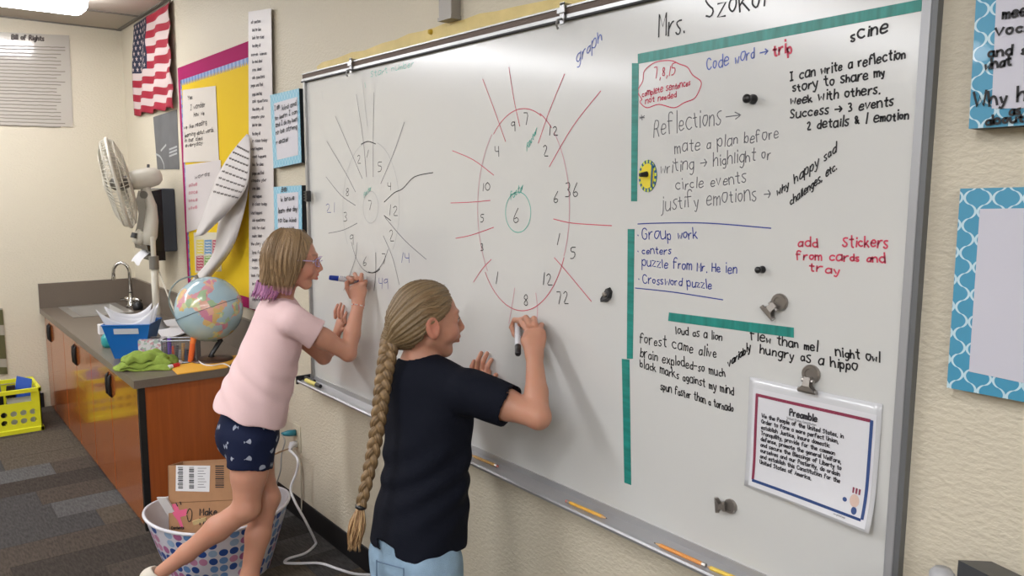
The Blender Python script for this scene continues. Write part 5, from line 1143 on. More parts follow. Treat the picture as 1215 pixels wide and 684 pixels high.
def skin_color(V, H, base):
    q = H.loc(V); c = np.tile(L3(base), (len(V), 1))
    def mixc(mask, col): c[:] = c*(1-mask[:, None])+L3(col)*mask[:, None]
    g = lambda x, y, z, r: np.exp(-(((q[:, 0]-x)**2+(q[:, 1]-y)**2+(q[:, 2]-z)**2)/r**2))
    inface = (np.abs(q[:, 0]) < .09) & (q[:, 1] > .03) & (np.abs(q[:, 2]) < .12)
    ch = (g(.04, .06, -.028, .022)+g(-.04, .06, -.028, .022)+.7*g(0, .098, -.024, .012))*.35
    mixc(np.clip(ch, 0, .4)*inface, (214, 128, 112))
    lips = (np.abs(q[:, 0]) < .0165) & (q[:, 1] > .078) & (q[:, 2] < -.0415) & (q[:, 2] > -.066); mixc(np.where(lips, .55, 0.), (196, 100, 98))
    bz_ = q[:, 2]-(.027+.05*(.030-np.abs(np.abs(q[:, 0])-.028))*1)
    brow = (np.abs(q[:, 0]) > .012) & (np.abs(q[:, 0]) < .044) & (np.abs(bz_) < .0035) & (q[:, 1] > .05); mixc(np.where(brow, .5, 0.), (128, 92, 68))
    ear = (np.abs(q[:, 0]) > .068) & (np.abs(q[:, 2]) < .045) & (np.abs(q[:, 1]) < .04); mixc(np.where(ear, .25, 0.), (216, 112, 96))
    return c
m_skin = mat('skin', (214, 160, 134), .45, sss=.25, attr='Col', spec=.35, bump=.08, bscale=400)
m_hair = mat('hair', (150, 118, 84), .42, attr='Col', spec=.4, bump=.5, bscale=520, bstretch=(1, 1, .06))
m_eye = mat('eye_white', (214, 210, 206), .2); m_iris = mat('eye_iris', (74, 96, 112), .2); m_lash = mat('eye_lash', (60, 44, 36), .6)
def eyes(H, root):
    for q in (-1, 1):
        c = H.w(q*.030, .0655, .0068); r = .0125*H.s
        b = MB(); b.lathe([(0, r)]+[(r*sin(a), r*cos(a)) for a in np.linspace(.15, pi, 14)], c, 18, ax=H.Y)
        o = b.build('eyeball', m_eye, root, smooth=True)
        MB().lathe([(0, r+.0006), (.0035*H.s, r+.0002), (.0055*H.s, r-.0014)], c, 16, ax=H.Y).build('iris', m_iris, o, smooth=True)
        b = MB(); b.tube([H.w(q*.030+.0125*cos(a), .0655+.0150*max(.3, sin(a))*1.0, .0068+.0050*sin(a)) for a in np.linspace(.2, pi-.2, 9)], .0008*H.s, 5); b.build('eyelash', m_lash, o)
def finger(F_, pts, r0, r1): 
    n_ = len(pts); F_.chain(pts, [r0+(r1-r0)*i/(n_-1) for i in range(n_)], .0025)
def marker(name, tip, butt, r, m_body, m_cap, m_prt, lb, cap_end=.28):
    tip = np.array(tip, float); butt = np.array(butt, float); d = butt-tip; L_ = np.linalg.norm(d); ax = d/L_
    e = empty(name, butt, lb, 'marker', None)
    MB().tube([tip, tip+ax*.006, tip+ax*.012], [.0015, .003, .0035], 10).build('felt_tip', m_cap, e)
    MB().tube([tip+ax*.010, tip+ax*.022], [.005, r*.95], 14).build('nozzle', m_cap, e, smooth=True)
    MB().tube([tip+ax*.021, tip+ax*(L_*(1-cap_end))], r, 18).build('barrel', m_body, e, smooth=True)
    MB().tube([tip+ax*(L_*(1-cap_end)-.001), tip+ax*(L_-.004), butt], [r*1.0, r*.92, r*.75], 18).build('end_plug', m_cap, e, smooth=True)
    u1 = nrm(np.cross(ax, [0.1, .2, 1])); u2 = np.cross(ax, u1); b = MB()
    for an in (0, 2.1, 4.2):
        for k in range(9):
            t0 = .035+k*.0055
            if t0 > L_*(1-cap_end)-.006: break
            w_ = .0028+.0012*((k*7) % 3)
            v = [tip+ax*(t0+dt)+(r+.0003)*(cos(an+da)*u1+sin(an+da)*u2) for dt, da in ((0, -.35), (w_, -.35), (w_, .35), (0, .35))]; b.add(v, [(0, 1, 2, 3), (3, 2, 1, 0)])
    b.build('label_print', m_prt, e); return e
def shoe(root, heel, toe, m1, m2, h=.075, w=.036):
    F_ = Field(); heel = np.array(heel, float); toe = np.array(toe, float); d = nrm(toe-heel); z = np.array([0, 0, 1.])
    F_.cone(heel+d*.03+z*.03, toe-d*.03+z*.022, .033, .026, .01); F_.cone(heel+d*.03+z*.03, heel+d*.04+z*h, .033, .032, .02)
    F_.cone(heel+d*.03+z*.02, toe-d*.035+z*.016, w, w+.002, .02); F_.cut(np.minimum(heel, toe)*[1, 1, 0]+[0, 0, 0.002], -z)
    V, Fc = F_.mesh(.004); return fast_mesh('shoe', V, Fc, m1, root)
def fabric_field_noise(P, amp, fr): return amp*(np.sin(P[:, 0]*fr[0]+P[:, 2]*fr[1]+2*np.sin(P[:, 1]*fr[2]))*np.sin(P[:, 2]*fr[1]*.6-P[:, 1]*fr[0]*.8+1.3))
# ------------------------------------------------------------------ girl in pink
RTh = nrm(RT*[1, 1, 0]); FWh = nrm(FW*[1, 1, 0]); ZU = np.array([0, 0, 1.])
def yaw_dir(deg): return RTh*cos(radians(deg))+FWh*sin(radians(deg))   # 0 = to the right of the photo, 90 = away
g1 = empty('person', Dp(292, 720, 2.75)*[1, 1, 0], 'person in a pink t-shirt and navy shorts writing with a blue marker', 'person', 'people at the whiteboard')
H1 = Frame(Dp(348.5, 309, 2.74), yaw_dir(8)-ZU*.10, ZU, .945)
sR = Dp(347, 381, 2.66); sL = Dp(325, 372, 2.88); c7 = Dp(330, 362, 2.775); chest = Dp(325, 405, 2.775); waist = Dp(307, 455, 2.77); hip = Dp(294, 508, 2.76)
lat1 = nrm(sR-sL)
eR = Dp(413, 419, 2.745); wR = W(425, 362, -.078); eL = Dp(384, 424, 2.93); wL = W(396, 407, -.04)
kR = Dp(292, 604, 2.69); aR = Dp(192, 679, 2.70); kL = Dp(317, 592, 2.79); aL = Dp(287, 724, 2.76)
hR = hip+lat1*.065-ZU*.03; hL = hip-lat1*.065-ZU*.03
B1 = Field()
head(B1, H1, .004)
B1.cone(H1.w(0, -.022, -.06), c7+ZU*.005, .042, .044, .02)
B1.slab(c7-ZU*.05, waist, (.105, .062), (.088, .062), lat1, .03); B1.slab(waist, hip, (.088, .066), (.098, .092), lat1, .03)
B1.cone(sR, c7, .038, .04, .03); B1.cone(sL, c7, .038, .04, .03)
B1.chain([sR, sR*.45+eR*.55, eR], [.040, .033, .028], .02); B1.chain([eR, eR*.6+wR*.4, wR], [.028, .0285, .0195], .01)
B1.chain([sL, sL*.5+eL*.5, eL], [.038, .032, .027], .02); B1.chain([eL, eL*.6+wL*.4, wL], [.027, .026, .019], .01)
B1.ell(eR+nrm(eR-(sR+wR)/2)*.008, (.020,)*3, None, .015)
for hh, kk, aa in ((hR, kR, aR), (hL, kL, aL)):
    B1.chain([hh, hh*.5+kk*.5, kk], [.074, .058, .041], .02)
    kn = nrm(kk-(hh+aa)/2) if np.linalg.norm(kk-(hh+aa)/2) > .02 else yaw_dir(0)
    cf = -kn; B1.chain([kk, kk*.68+aa*.32+cf*.006, kk*.3+aa*.7, aa], [.040, .041, .029, .024], .02); B1.ell(kk+kn*.010, (.032,)*3, None, .02)
# right writing hand (pinch grip)
tip1 = W(431, 334, -.002); btt1 = W(390.5, 329.5, -.105); mdir = nrm(btt1-tip1); gpt = tip1+mdir*.042
B1.slab(wR, W(425, 345, -.062), (.020, .015), (.032, .018), RTh, .012); B1.cone(W(419, 343, -.065), W(429, 338, -.05), .015, .014, .01)
mc1 = [W(418, 333, -.072), W(423.5, 331, -.064), W(428.5, 332, -.055), W(432, 337, -.046)]
for k_, (mp_, pp_, dp_, tp_) in enumerate(((mc1[0], W(413, 330, -.060), gpt+ZU*.009-RTh*.004+FWh*.0, gpt-mdir*.014+ZU*.008), (mc1[1], W(421, 325.5, -.05), W(422, 328, -.034), gpt-mdir*.006-ZU*.010+FWh*.008),
        (mc1[2], W(429, 326, -.040), W(429.5, 332, -.022), W(424, 338, -.020)), (mc1[3], W(434, 334, -.030), W(433, 341, -.015), W(427, 344, -.018)))): finger(B1, [mp_, pp_, dp_, tp_], .0085-.0004*k_, .0062)
finger(B1, [W(417, 352, -.07), W(412, 342, -.080), W(411.5, 336, -.076), gpt-ZU*.010-FWh*.004], .0105, .0072)
# left hand resting on the board
B1.slab(wL, W(404, 383, -.019), (.019, .016), (.031, .012), (1, 0, 0), .012)
for k_, (a, c_) in enumerate((((398, 377), (400.5, 362)), ((402.5, 376), (404.5, 360.5)), ((406.5, 378), (408, 363.5)), ((409.5, 383), (411, 371)))):
    m0 = W(*a, -.017); t0 = W(*c_, -.009); finger(B1, [m0, (m0+t0)/2+np.array([0, -.006, 0]), t0], .0078, .0058)
finger(B1, [W(407, 392, -.022), W(412, 389, -.018), W(414.5, 384, -.012)], .0085, .0065)
V, Fc = B1.mesh(.0030)
fast_mesh('body', V, Fc, m_skin, g1, skin_color(V, H1, (196, 142, 118)))
eyes(H1, g1)
# shirt
m_pinkf = mat('tshirt_pink', (232, 200, 200), .85, bump=.3, bscale=300, spec=.2); m_navyf = mat('tshirt_navy', (16, 19, 30), .85, bump=.3, bscale=300, spec=.15)
S = Field(); hemn = nrm(-UP*.94-RT*.33)
topc = Dp(333, 384, 2.775); hemc = Dp(297, 493, 2.76)
S.slab(topc, hemc+hemn*.03-RTh*.005, (.122, .084), (.146, .130), lat1, .03); S.slab(c7-ZU*.05, waist, (.116, .074), (.100, .076), lat1, .03)
S.cone(sR+ZU*.0, c7-ZU*.008, .047, .050, .03); S.cone(sL, c7-ZU*.008, .047, .050, .03)
seR = sR+(eR-sR)*.42; sdir = nrm(eR-sR); S.cone(sR, sR+(eR-sR)*.55, .050, .052, .012).limit((seR, sdir))
seL = sL+(eL-sL)*.42; sdl = nrm(eL-sL); S.cone(sL, sL+(eL-sL)*.55, .050, .050, .012).limit((seL, sdl))
S.cone(seR-sdir*.012, seR+sdir*.03, .042, .048, .002, 's').limit((seR-sdir*.014, -sdir))
S.cut(hemc, hemn, .003); S.slab(hemc-hemn*.05, hemc+hemn*.05, (.124, .108), (.130, .114), lat1, .002, 's').limit((hemc-hemn*.02, -hemn))
S.cone(c7+ZU*.03, H1.w(0, -.02, -.06), .052, .052, .004, 's')
S.post = lambda P: fabric_field_noise(P, .0035, (34, 22, 14))+.0025*np.sin(P@(RTh*70+ZU*45)+3*np.sin(P[:, 2]*15))*np.exp(-((P[:, 2]-waist[2])/.16)**2)
V, Fc = S.mesh(.0035); sh1 = fast_mesh('tshirt', V, Fc, m_pinkf, g1, label='pale pink short sleeved t-shirt')
# printed edge on the front of the shirt
# shorts with small butterflies
m_sh = mat('shorts_navy', (26, 34, 62), .8, bump=.2, bscale=300, spec=.2); N, L, bs = nodes_of(m_sh); tc = N.new('ShaderNodeTexCoord')
vo = N.new('ShaderNodeTexVoronoi'); vo.inputs['Scale'].default_value = 24; vo.inputs['Randomness'].default_value = .75; L.new(tc.outputs['Object'], vo.inputs['Vector'])
sc_ = N.new('ShaderNodeVectorMath'); sc_.operation = 'SCALE'; sc_.inputs['Scale'].default_value = 24.; L.new(tc.outputs['Object'], sc_.inputs[0])
df = N.new('ShaderNodeVectorMath'); df.operation = 'SUBTRACT'; L.new(sc_.outputs[0], df.inputs[0])
ps = N.new('ShaderNodeVectorMath'); ps.operation = 'SCALE'; ps.inputs['Scale'].default_value = 24.; L.new(vo.outputs['Position'], ps.inputs[0]); L.new(ps.outputs[0], df.inputs[1])
sx_ = N.new('ShaderNodeSeparateXYZ'); L.new(df.outputs[0], sx_.inputs[0]); axx = math_node(N, L, 'ABSOLUTE', math_node(N, L, 'ADD', sx_.outputs[0], math_node(N, L, 'MULTIPLY', sx_.outputs[2], .5))); az_ = math_node(N, L, 'ABSOLUTE', sx_.outputs[2])
wing = math_node(N, L, 'LESS_THAN', az_, math_node(N, L, 'MULTIPLY', axx, 1.1)); near = math_node(N, L, 'LESS_THAN', vo.outputs['Distance'], .30); kk_ = math_node(N, L, 'MULTIPLY', wing, near)
mx = N.new('ShaderNodeMix'); mx.data_type = 'RGBA'; L.new(kk_, mx.inputs[0]); mx.inputs[6].default_value = (*s2l((20, 28, 56)), 1); mx.inputs[7].default_value = (*s2l((150, 156, 170)), 1); L.new(mx.outputs[2], bs.inputs['Base Color'])
S = Field(); S.slab(waist*.4+hip*.6, hip-ZU*.02, (.106, .096), (.112, .108), lat1, .02)
for hh, kk, fr in ((hR, kR, .41), (hL, kL, .30)):
    dd = nrm(kk-hh); en = hh+(kk-hh)*fr; S.cone(hh, hh+(kk-hh)*(fr+.12), .087, .082, .02)
    S.p.pop(); S.cone(hh, hh+(kk-hh)*(fr+.12), .083, .074, .02).limit((en, dd)); S.cone(en-dd*.01, en+dd*.03, .066, .070, .002, 's').limit((en-dd*.012, -dd))
S.post = lambda P: fabric_field_noise(P, .002, (50, 30, 20))
V, Fc = S.mesh(.004); fast_mesh('shorts', V, Fc, m_sh, g1, label='navy shorts with small pale butterflies')
# hair
HB = Field(); w_ = H1.w; s_ = H1.s
HB.ell(w_(0, -.014, .030), (.079*s_, .095*s_, .086*s_), H1.M, .01)
HB.ell(w_(0, -.042, -.01), (.079*s_, .068*s_, .085*s_), H1.M, .03)
HB.slab(w_(0, -.042, -.01), w_(0, -.070, -.128), (.080*s_, .060*s_), (.078*s_, .050*s_), H1.X, .03)
for q in (-1, 1): HB.slab(w_(q*.056, .010, .02), w_(q*.055, -.018, -.115), (.026*s_, .046*s_), (.022*s_, .040*s_), H1.X, .025)
# carve the face opening
HB.add(lambda P: (lambda q: np.maximum(-(q[:, 1]-np.interp(q[:, 2], [-.14, -.05, 0, .03, .085, .1], [-.004, .026, .045, .053, .062, .064])), (np.abs(q[:, 0])-.088))*s_)(H1.loc(P)), H1.o-.16, H1.o+.16, .004, 's')
HB.cut(w_(0, 0, -.122), -H1.Z-H1.Y*.25, .012)
def hairpost(P):
    q = H1.loc(P); an = np.arctan2(q[:, 0], q[:, 1]+.03+.0*q[:, 2]); return .0032*np.sin(an*34+6*noise1(q[:, 2]*9))*np.clip((.11-q[:, 2])*9, .15, 1)+.0015*np.sin(an*71+q[:, 2]*20)
HB.post = hairpost
V, Fc = HB.mesh(.003)
def hair_col(V, H, axisan, c_a, c_b, tip=None):
    st = noise1(axisan*46+7)*.6+noise1(axisan*110)*.4; c = L3(c_a)[None]*(1-st[:, None])+L3(c_b)[None]*st[:, None]
    if tip is not None: 
        z = H.loc(V)[:, 2]; k = np.clip((tip[0]-z)/tip[1]+.25*(st-.5), 0, 1)[:, None]; c = c*(1-k)+(L3(tip[2])[None]*(1-st[:, None])+L3(tip[3])[None]*st[:, None])*k
    return c
q = H1.loc(V); an = np.arctan2(q[:, 0], q[:, 1]+.03)
hair1 = fast_mesh('hair', V, Fc, m_hair, g1, hair_col(V, H1, an, (100, 78, 56), (170, 140, 102), (-.085, .045, (136, 78, 120), (196, 138, 168))), label='light brown shoulder length hair with pink purple tips')
rg = random.Random(21); b = MB(); m_tip = mat('hair_tip_pink', (176, 112, 150), .5); m_tip2 = mat('hair_tip_purple', (138, 84, 128), .5)
for k in range(150):
    a = rg.uniform(.55*pi, 1.45*pi) if k % 3 else rg.choice([-1, 1])*rg.uniform(.3, .55)*pi
    rx, ry = .080, .056; x = rx*sin(a); y = -.066+ry*cos(a); L_ = rg.uniform(.015, .035)
    p0 = w_(x*.95, y*1.0, -.085); p1 = w_(x*1.02, y-.005, -.115); p2 = w_(x*1.05+rg.uniform(-.006, .006), y-.014+rg.uniform(-.006, .006), -.113-L_)
    b.tube(catmull([p0, p1, p2], 3), [.0035]*4+[.003, .0018, .0006], 5, mi=k % 2)
o = b.build('hair_tips', [m_tip, m_tip2], hair1, smooth=True); o['kind'] = 'stuff'
b = MB(); mh = mat('hair_strand', (138, 112, 80), .45)
for k in range(60):   # loose strands falling from the parting over the side
    q = 1 if k % 4 else -1; y0 = rg.uniform(-.09, .045)
    pts = [w_(q*.012, y0*.6, .114), w_(q*.052, y0*.9, .090), w_(q*.083, y0-.004, .035), w_(q*.085, y0*.85-.012, -.03), w_(q*.081, y0*.8-.024, -.09)]
    b.tube(catmull(pts, 4), .0016, 4, mi=0)
o = b.build('hair_strands', mh, hair1, smooth=True); o['kind'] = 'stuff'
# glasses
m_gl = mat('glasses_lilac', (188, 168, 208), .25, coat=.4); gl = MB()
for q in (-1, 1):
    gl.tube([H1.w(q*.031+.021*cos(a), .097-.006*abs(cos(a))-(.008 if cos(a)*q > .5 else 0), .004+.016*sin(a)) for a in np.linspace(0, 2*pi, 21)], .0017, 6, cap=False)
    gl.tube([H1.w(q*.052, .088, .008), H1.w(q*.070, .070, .010), H1.w(q*.079, .03, .009), H1.w(q*.080, -.005, .004)], .0019, 6)
gl.tube([H1.w(-.010, .098, .006), H1.w(0, .101, .009), H1.w(.010, .098, .006)], .0016, 6)
gl = gl.build('glasses', m_gl, g1, smooth=True)
# bracelet
bd = nrm(wR-eR); c_ = wR-bd*.004; u1 = nrm(np.cross(bd, [1, 0, 0])); u2 = np.cross(bd, u1); b = MB()
for k in range(22):
    a = 2*pi*k/22; p_ = c_+(.0225)*(cos(a)*u1+sin(a)*u2); b.lathe([(0, -.0028), (.0028, 0), (0, .0028)], p_, 6, mi=k % 3 == 0)
b.build('bead_bracelet', [mat('bead_white', (226, 222, 220), .3), mat('bead_red', (206, 110, 100), .3)], g1, label='white and coral bead bracelet', smooth=True)
# shoes
fd = yaw_dir(14); m_shoe = mat('shoe_cream', (212, 204, 190), .6)
shoe(g1, np.array([aL[0], aL[1], 0])-fd*.045, np.array([aL[0], aL[1], 0])+fd*.145, m_shoe, m_shoe)
F_ = Field(); hz_ = aR-fd*.035+ZU*-.02; tz_ = aR+fd*.10-ZU*(aR[2]-.030)
F_.chain([hz_, tz_], [.034, .032], .01); F_.cone(aR, hz_, .030, .033, .02); F_.cone(tz_, tz_+fd*.03-ZU*.004, .028, .022, .01)
F_.cut([0, 0, .004], -ZU); F_.cone(aR+ZU*.05, aR, .032, .029, .003, 's'); V, Fc = F_.mesh(.004); fast_mesh('shoe', V, Fc, m_shoe, g1)
marker('blue_marker', tip1, btt1, .0098, mat('marker_white', (214, 214, 218), .35), mat('marker_blue_cap', (20, 60, 178), .35), mat('marker_blue_print', (28, 52, 140), .4), 'blue dry erase marker held by the person in pink')
# ------------------------------------------------------------------ girl in navy
g2 = empty('person', Dp(492, 860, 2.15)*[1, 1, 0], 'person in a navy t-shirt with a long braid writing with a black marker', 'person', 'people at the whiteboard')
H2 = Frame(Dp(508.5, 380.5, 2.14), yaw_dir(24)-ZU*.04, ZU, .975)
sR = Dp(556, 464, 2.03); sL = Dp(485, 452, 2.26); c7 = Dp(497, 437, 2.15); waist = Dp(503, 560, 2.13); hip = Dp(492, 650, 2.12)
lat2 = nrm(sR-sL)
eR = Dp(638, 494, 1.935); wR = W(634, 422, -.085); eL = Dp(560, 478, 2.26); wL = W(574, 462, -.035)
B2 = Field(); head(B2, H2, .001)
B2.cone(H2.w(0, -.020, -.06), c7+ZU*.0, .043, .047, .02)
B2.slab(c7-ZU*.055, waist, (.110, .066), (.092, .066), lat2, .03); B2.slab(waist, hip, (.092, .066), (.102, .078), lat2, .03)
B2.cone(sR, c7, .040, .042, .03); B2.cone(sL, c7, .040, .042, .03)
B2.chain([sR, sR*.45+eR*.55, eR], [.043, .037, .031], .02); B2.chain([eR, eR*.62+wR*.38, wR], [.030, .0285, .0205], .01)
B2.ell(eR+nrm(eR-(sR+wR)/2)*.008, (.024,)*3, None, .015)
B2.chain([sL, sL*.5+eL*.5, eL], [.040, .034, .029], .02); B2.chain([eL, eL*.6+wL*.4, wL], [.029, .028, .020], .01)
hR = hip+lat2*.068-ZU*.03; hL = hip-lat2*.068-ZU*.03; fd2 = yaw_dir(35)
kR = hR+fd2*.03-ZU*.24; kL = hL+fd2*.0-ZU*.24; aR = kR*[1, 1, 0]+ZU*.075-fd2*.03; aL = kL*[1, 1, 0]+ZU*.075-fd2*.04
for hh, kk, aa in ((hR, kR, aR), (hL, kL, aL)): B2.chain([hh, kk, aa], [.078, .050, .032], .02)
# right writing hand
tip2 = W(614.3, 378, -.002); btt2 = W(614.6, 421, -.088); md = nrm(btt2-tip2); gp2 = tip2+md*.030
B2.slab(wR, W(633, 404, -.068), (.022, .016), (.034, .020), RTh, .012); B2.cone(W(628, 398, -.066), W(641, 396, -.05), .017, .015, .01)
finger(B2, [W(625, 391, -.062), W(618, 380.5, -.036), W(610.5, 380, -.016), W(606.5, 389, -.014)], .0090, .0070)
finger(B2, [W(629, 386, -.060), W(624, 377.5, -.045), W(618, 380, -.026), W(616.5, 387, -.022)], .0092, .0070)
finger(B2, [W(635, 386, -.052), W(633.5, 378.5, -.032), W(629, 383, -.015), W(624, 390, -.018)], .0088, .0068)
finger(B2, [W(641, 391, -.045), W(642.5, 386, -.026), W(638, 391, -.012), W(631, 395, -.016)], .0082, .0062)
finger(B2, [W(624, 408, -.055), W(617, 403, -.036), W(611, 397, -.024), W(608, 390, -.022)], .0105, .0078)
# left hand flat on the board
B2.slab(wL, W(572.5, 446, -.019), (.021, .016), (.036, .012), (1, 0, 0), .012)
for k_, (a, c_) in enumerate((((561.5, 441), (562.5, 429)), ((566.5, 437.5), (571, 419)), ((572.5, 438), (578, 419.5)), ((577.5, 442), (583, 427)))):
    m0 = W(*a, -.017); t0 = W(*c_, -.009); finger(B2, [m0, (m0+t0)/2+np.array([0, -.006, 0]), t0], .0088, .0066)
finger(B2, [W(579, 456, -.022), W(585, 452, -.018), W(588.5, 445, -.012)], .0095, .0070)
V, Fc = B2.mesh(.0028); fast_mesh('body', V, Fc, m_skin, g2, skin_color(V, H2, (192, 140, 116)))
eyes(H2, g2)
S = Field(); hemn = -ZU+RTh*.05; hemc = Dp(490, 643, 2.12)
S.slab(Dp(516, 466, 2.14), hemc+hemn*.08, (.130, .088), (.150, .112), lat2, .03, p=2.3); S.slab(c7-ZU*.055-RTh*.006, waist, (.124, .082), (.108, .080), lat2, .03)
S.cone(sR-ZU*.004, c7-ZU*.012, .050, .052, .035); S.cone(sL, c7-ZU*.012, .050, .052, .035)
fr = .62; se = sR+(eR-sR)*fr; sd_ = nrm(eR-sR); sn_ = nrm(sd_+RTh*.2-ZU*.25); S.cone(sR, sR+(eR-sR)*(fr+.15), .055, .054, .02).limit((se, sn_))
S.cone(se-sd_*.012, se+sd_*.03, .045, .049, .002, 's').limit((se-sn_*.014, -sn_))
se2 = sL+(eL-sL)*.6; sd2 = nrm(eL-sL); S.cone(sL, sL+(eL-sL)*.8, .050, .050, .03).limit((se2, sd2))
S.cut(hemc, hemn, .003); S.slab(hemc-nrm(hemn)*.05, hemc+nrm(hemn)*.05, (.126, .086), (.132, .092), lat2, .002, 's').limit((hemc-nrm(hemn)*.02, -hemn))
S.cone(c7+ZU*.035, H2.w(0, -.02, -.07), .054, .054, .004, 's')
S.post = lambda P: fabric_field_noise(P, .0040, (30, 20, 12))+.003*np.sin(P@(RTh*55-ZU*60)+3*np.sin(P[:, 2]*13))*np.exp(-((P[:, 2]-waist[2])/.14)**2)
V, Fc = S.mesh(.0035); fast_mesh('tshirt', V, Fc, m_navyf, g2, label='dark navy short sleeved t-shirt')
# jeans
m_jean = mat('denim_light', (142, 168, 190), .85, bump=.6, bscale=420, var=.14, vscale=16, spec=.15)
S = Field(); S.slab(waist*.35+hip*.65, hip-ZU*.03, (.106, .082), (.118, .096), lat2, .03)
for hh, kk, aa in ((hR, kR, aR), (hL, kL, aL)): S.chain([hh, kk, aa+ZU*.01], [.090, .064, .052], .02); S.cut(aa+ZU*-.02, -ZU, .002, aa-.1, aa+.1)
S.post = lambda P: fabric_field_noise(P, .0025, (60, 34, 20))
V, Fc = S.mesh(.004); je = fast_mesh('jeans', V, Fc, m_jean, g2, label='light blue jeans')
m_seam = mat('denim_seam', (98, 122, 148), .8); pn = nrm(np.cross(lat2, ZU)); pn = pn if pn@FW < 0 else -pn
b = MB()
for (u, v) in ((507, 662),):
    c_ = Dp(u, v, 2.0); 
    P = []
    for a, z in ((-.055, .012), (.055, .018), (.055, -.06), (0, -.085), (-.055, -.06), (-.055, .012)): P.append(hip+lat2*(.045+a)+pn*(.112-.018*abs(.045+a)/.1)+ZU*(z-.02))
    b.tube(P, .0018, 5)
b.tube([hip+pn*.115-ZU*.0, hip+pn*.118-ZU*.08], .0018, 5)
b.build('pocket_seams', m_seam, je)
m_sn = mat('shoe_white', (206, 206, 208), .5)
for aa in (aR, aL): p_ = np.array([aa[0], aa[1], 0]); shoe(g2, p_-fd2*.05, p_+fd2*.15, m_sn, m_sn)
# hair: skull cap pulled back to the nape
HB = Field(); w_ = H2.w; s_ = H2.s
HB.ell(w_(0, -.014, .029), (.0755*s_, .094*s_, .084*s_), H2.M, .01)
HB.ell(w_(0, -.046, -.010), (.066*s_, .062*s_, .062*s_), H2.M, .03)
knot = Dp(463, 407, 2.13)
HB.cone(w_(0, -.070, -.020), knot+ZU*.004, .046, .019, .04)
HB.cone(w_(.03, -.045, -.03), knot+ZU*.01, .030, .018, .03)
def facecut(P):
    q = H2.loc(P); z = q[:, 2]
    yl = np.where(z > .0, .062-.62*np.clip(.088-z, 0, .088)**1.15*1.0, .008)   # hairline recedes from the forehead to above the ear
    yl = np.interp(z, [-.12, -.055, -.035, -.012, .012, .035, .060, .080, .095], [-.075, -.052, -.034, -.022, .014, .040, .052, .050, .046])
    return -(q[:, 1]-yl)*s_
HB.add(facecut, H2.o-.2, H2.o+.2, .004, 's')
gk = H2.loc(knot[None])[0]; ga = nrm(np.array([0, .06, .05])-gk)
g_u = np.array([1., 0, 0]); g_v = np.cross(ga, g_u)
def hang(q): d = q-gk; return np.arctan2(d@g_u, d@g_v), np.linalg.norm(d, axis=1)
def hp2(P):
    a, r = hang(H2.loc(P)); return .0020*np.sin(a*46+8*noise1(a*3)+r*7)+.0010*np.sin(a*95+2*r*10)
HB.post = hp2
V, Fc = HB.mesh(.0028); a, r = hang(H2.loc(V))
st = noise1(a*40+3+r*5)*.55+noise1(a*120+r*8)*.45; c = L3((84, 68, 48))[None]*(1-st[:, None])+L3((148, 124, 90))[None]*st[:, None]
hair2 = fast_mesh('hair', V, Fc, m_hair, g2, c, label='light brown hair pulled back into a braid')
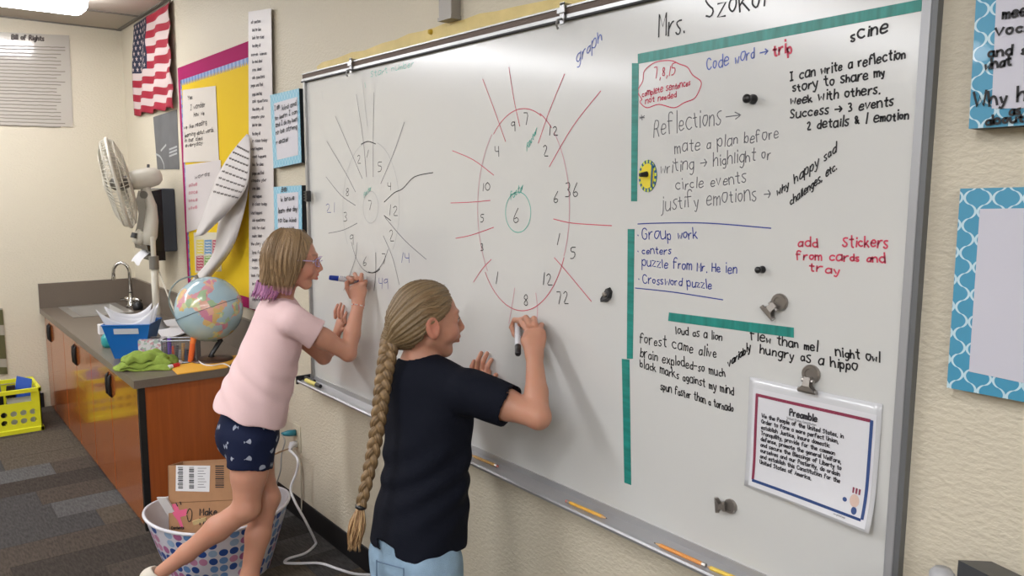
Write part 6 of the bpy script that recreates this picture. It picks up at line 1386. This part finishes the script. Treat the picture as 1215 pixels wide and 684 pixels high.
# braid
bp3 = catmull([Dp(463, 404, 2.13), Dp(461, 416, 2.10), Dp(455, 452, 2.075), Dp(450, 492, 2.06), Dp(444, 530, 2.055), Dp(436, 568, 2.05), Dp(428, 602, 2.05)], 16); bp3 = np.array(bp3); nb_ = len(bp3)
cum = np.r_[0, np.cumsum(np.linalg.norm(np.diff(bp3, axis=0), axis=1))]; LB = cum[-1]
def bpt(s): return np.array([np.interp(s*LB, cum, bp3[:, i]) for i in range(3)])
def strand(i, name, n=150, loops=5.6):
    V = []; Fc = []; C = []; m = 18
    for j in range(n+1):
        s = j/n; p = bpt(s); t = nrm(bpt(min(s+.01, 1))-bpt(max(s-.01, 0))); lt = nrm(RTh-t*(RTh@t)); dp = np.cross(t, lt)
        wd = (.0215*(1-s)+.0125*s)*(1 if s > .04 else .7+.3*s/.04); th = 2*pi*(loops*(s**.92)+i/3)
        cpt = p+lt*wd*.62*sin(th)+dp*wd*.42*sin(2*th)
        th2 = th+.01; tx_ = nrm(t*LB/(2*pi*loops)+lt*wd*.62*cos(th)+dp*wd*.84*cos(2*th)); u_1 = nrm(np.cross(tx_, dp)); v_1 = np.cross(tx_, u_1)
        for k in range(m):
            a_ = 2*pi*k/m; rr = wd*(.62+.035*(k % 2)); V.append(cpt+u_1*cos(a_)*rr+v_1*sin(a_)*rr*.78); C.append(.35*(k % 2)+.65*hashn(np.float64(k*7+i*31)))
    for j in range(n):
        for k in range(m): Fc.append((j*m+k, j*m+(k+1) % m, (j+1)*m+(k+1) % m, (j+1)*m+k))
    V = np.array(V); C = np.array(C)[:, None]; Fc = np.array(Fc)
    col = L3((88, 69, 48))[None]*(1-C)+L3((154, 126, 90))[None]*C
    return fast_mesh(name, V, Fc[:, ::-1], m_hair, hair2, col)
for i in range(3): strand(i, 'braid_strand')
te = bp3[-1]; b = MB(); tt = nrm(bp3[-1]-bp3[-4])
b.lathe([(.010, -.006), (.0145, -.003), (.0145, .003), (.010, .006)], te, 14, ax=tt); b.build('hair_tie', m_bplas, hair2, smooth=True)
b = MB(); 
for k in range(130):
    a = rg.uniform(0, 2*pi); r0 = rg.uniform(0, .009); q = rg.uniform(.3, 1); e_ = Dp(420+rg.uniform(-8, 8), 640+rg.uniform(-6, 16), 2.05+rg.uniform(-.02, .02))
    p0 = te+r0*(cos(a)*RTh+sin(a)*FWh); m_ = (p0*.5+e_*.5)+(cos(a)*RTh+sin(a)*FWh)*.010
    b.tube(catmull([p0, m_, e_], 3), [.0022]*4+[.002, .0012, .0004], 4, mi=k % 2)
o = b.build('braid_tail', [mat('hair_tail_light', (190, 156, 112), .5), mat('hair_tail_dark', (146, 112, 76), .5)], hair2, smooth=True); o['kind'] = 'stuff'
b = MB()
for k in range(40):   # fine loose hair over the cap towards the nape
    z0 = rg.uniform(-.02, .10); y0 = float(np.interp(z0, [-.02, .012, .035, .06, .095], [-.02, .014, .04, .052, .046]))-.003
    x0 = sqrt(max(0, 1-((z0-.029)/.084)**2-((y0+.014)/.094)**2))*.0755+.0015
    ym, zm = (y0-.07)/2-.01, z0*.75+.012; xm = sqrt(max(.02, 1-((zm-.029)/.084)**2-((ym+.014)/.094)**2))*.0755+.002
    pts = [w_(x0, y0, z0), w_(xm, ym, zm), w_(.045, -.088, -.0+z0*.35), H2.w(*(gk*.85+np.array([.012, -.01, 0])))]
    b.tube(catmull(pts, 5), .0011, 4)
o = b.build('hair_strands', mh, hair2, smooth=True); o['kind'] = 'stuff'
marker('black_marker', tip2, btt2, .0088, mat('marker_white', (214, 214, 218)), mat('marker_black_cap', (34, 32, 34), .35), mat('marker_print', (44, 44, 48), .4), 'black dry erase marker held upright by the person in navy', .22)
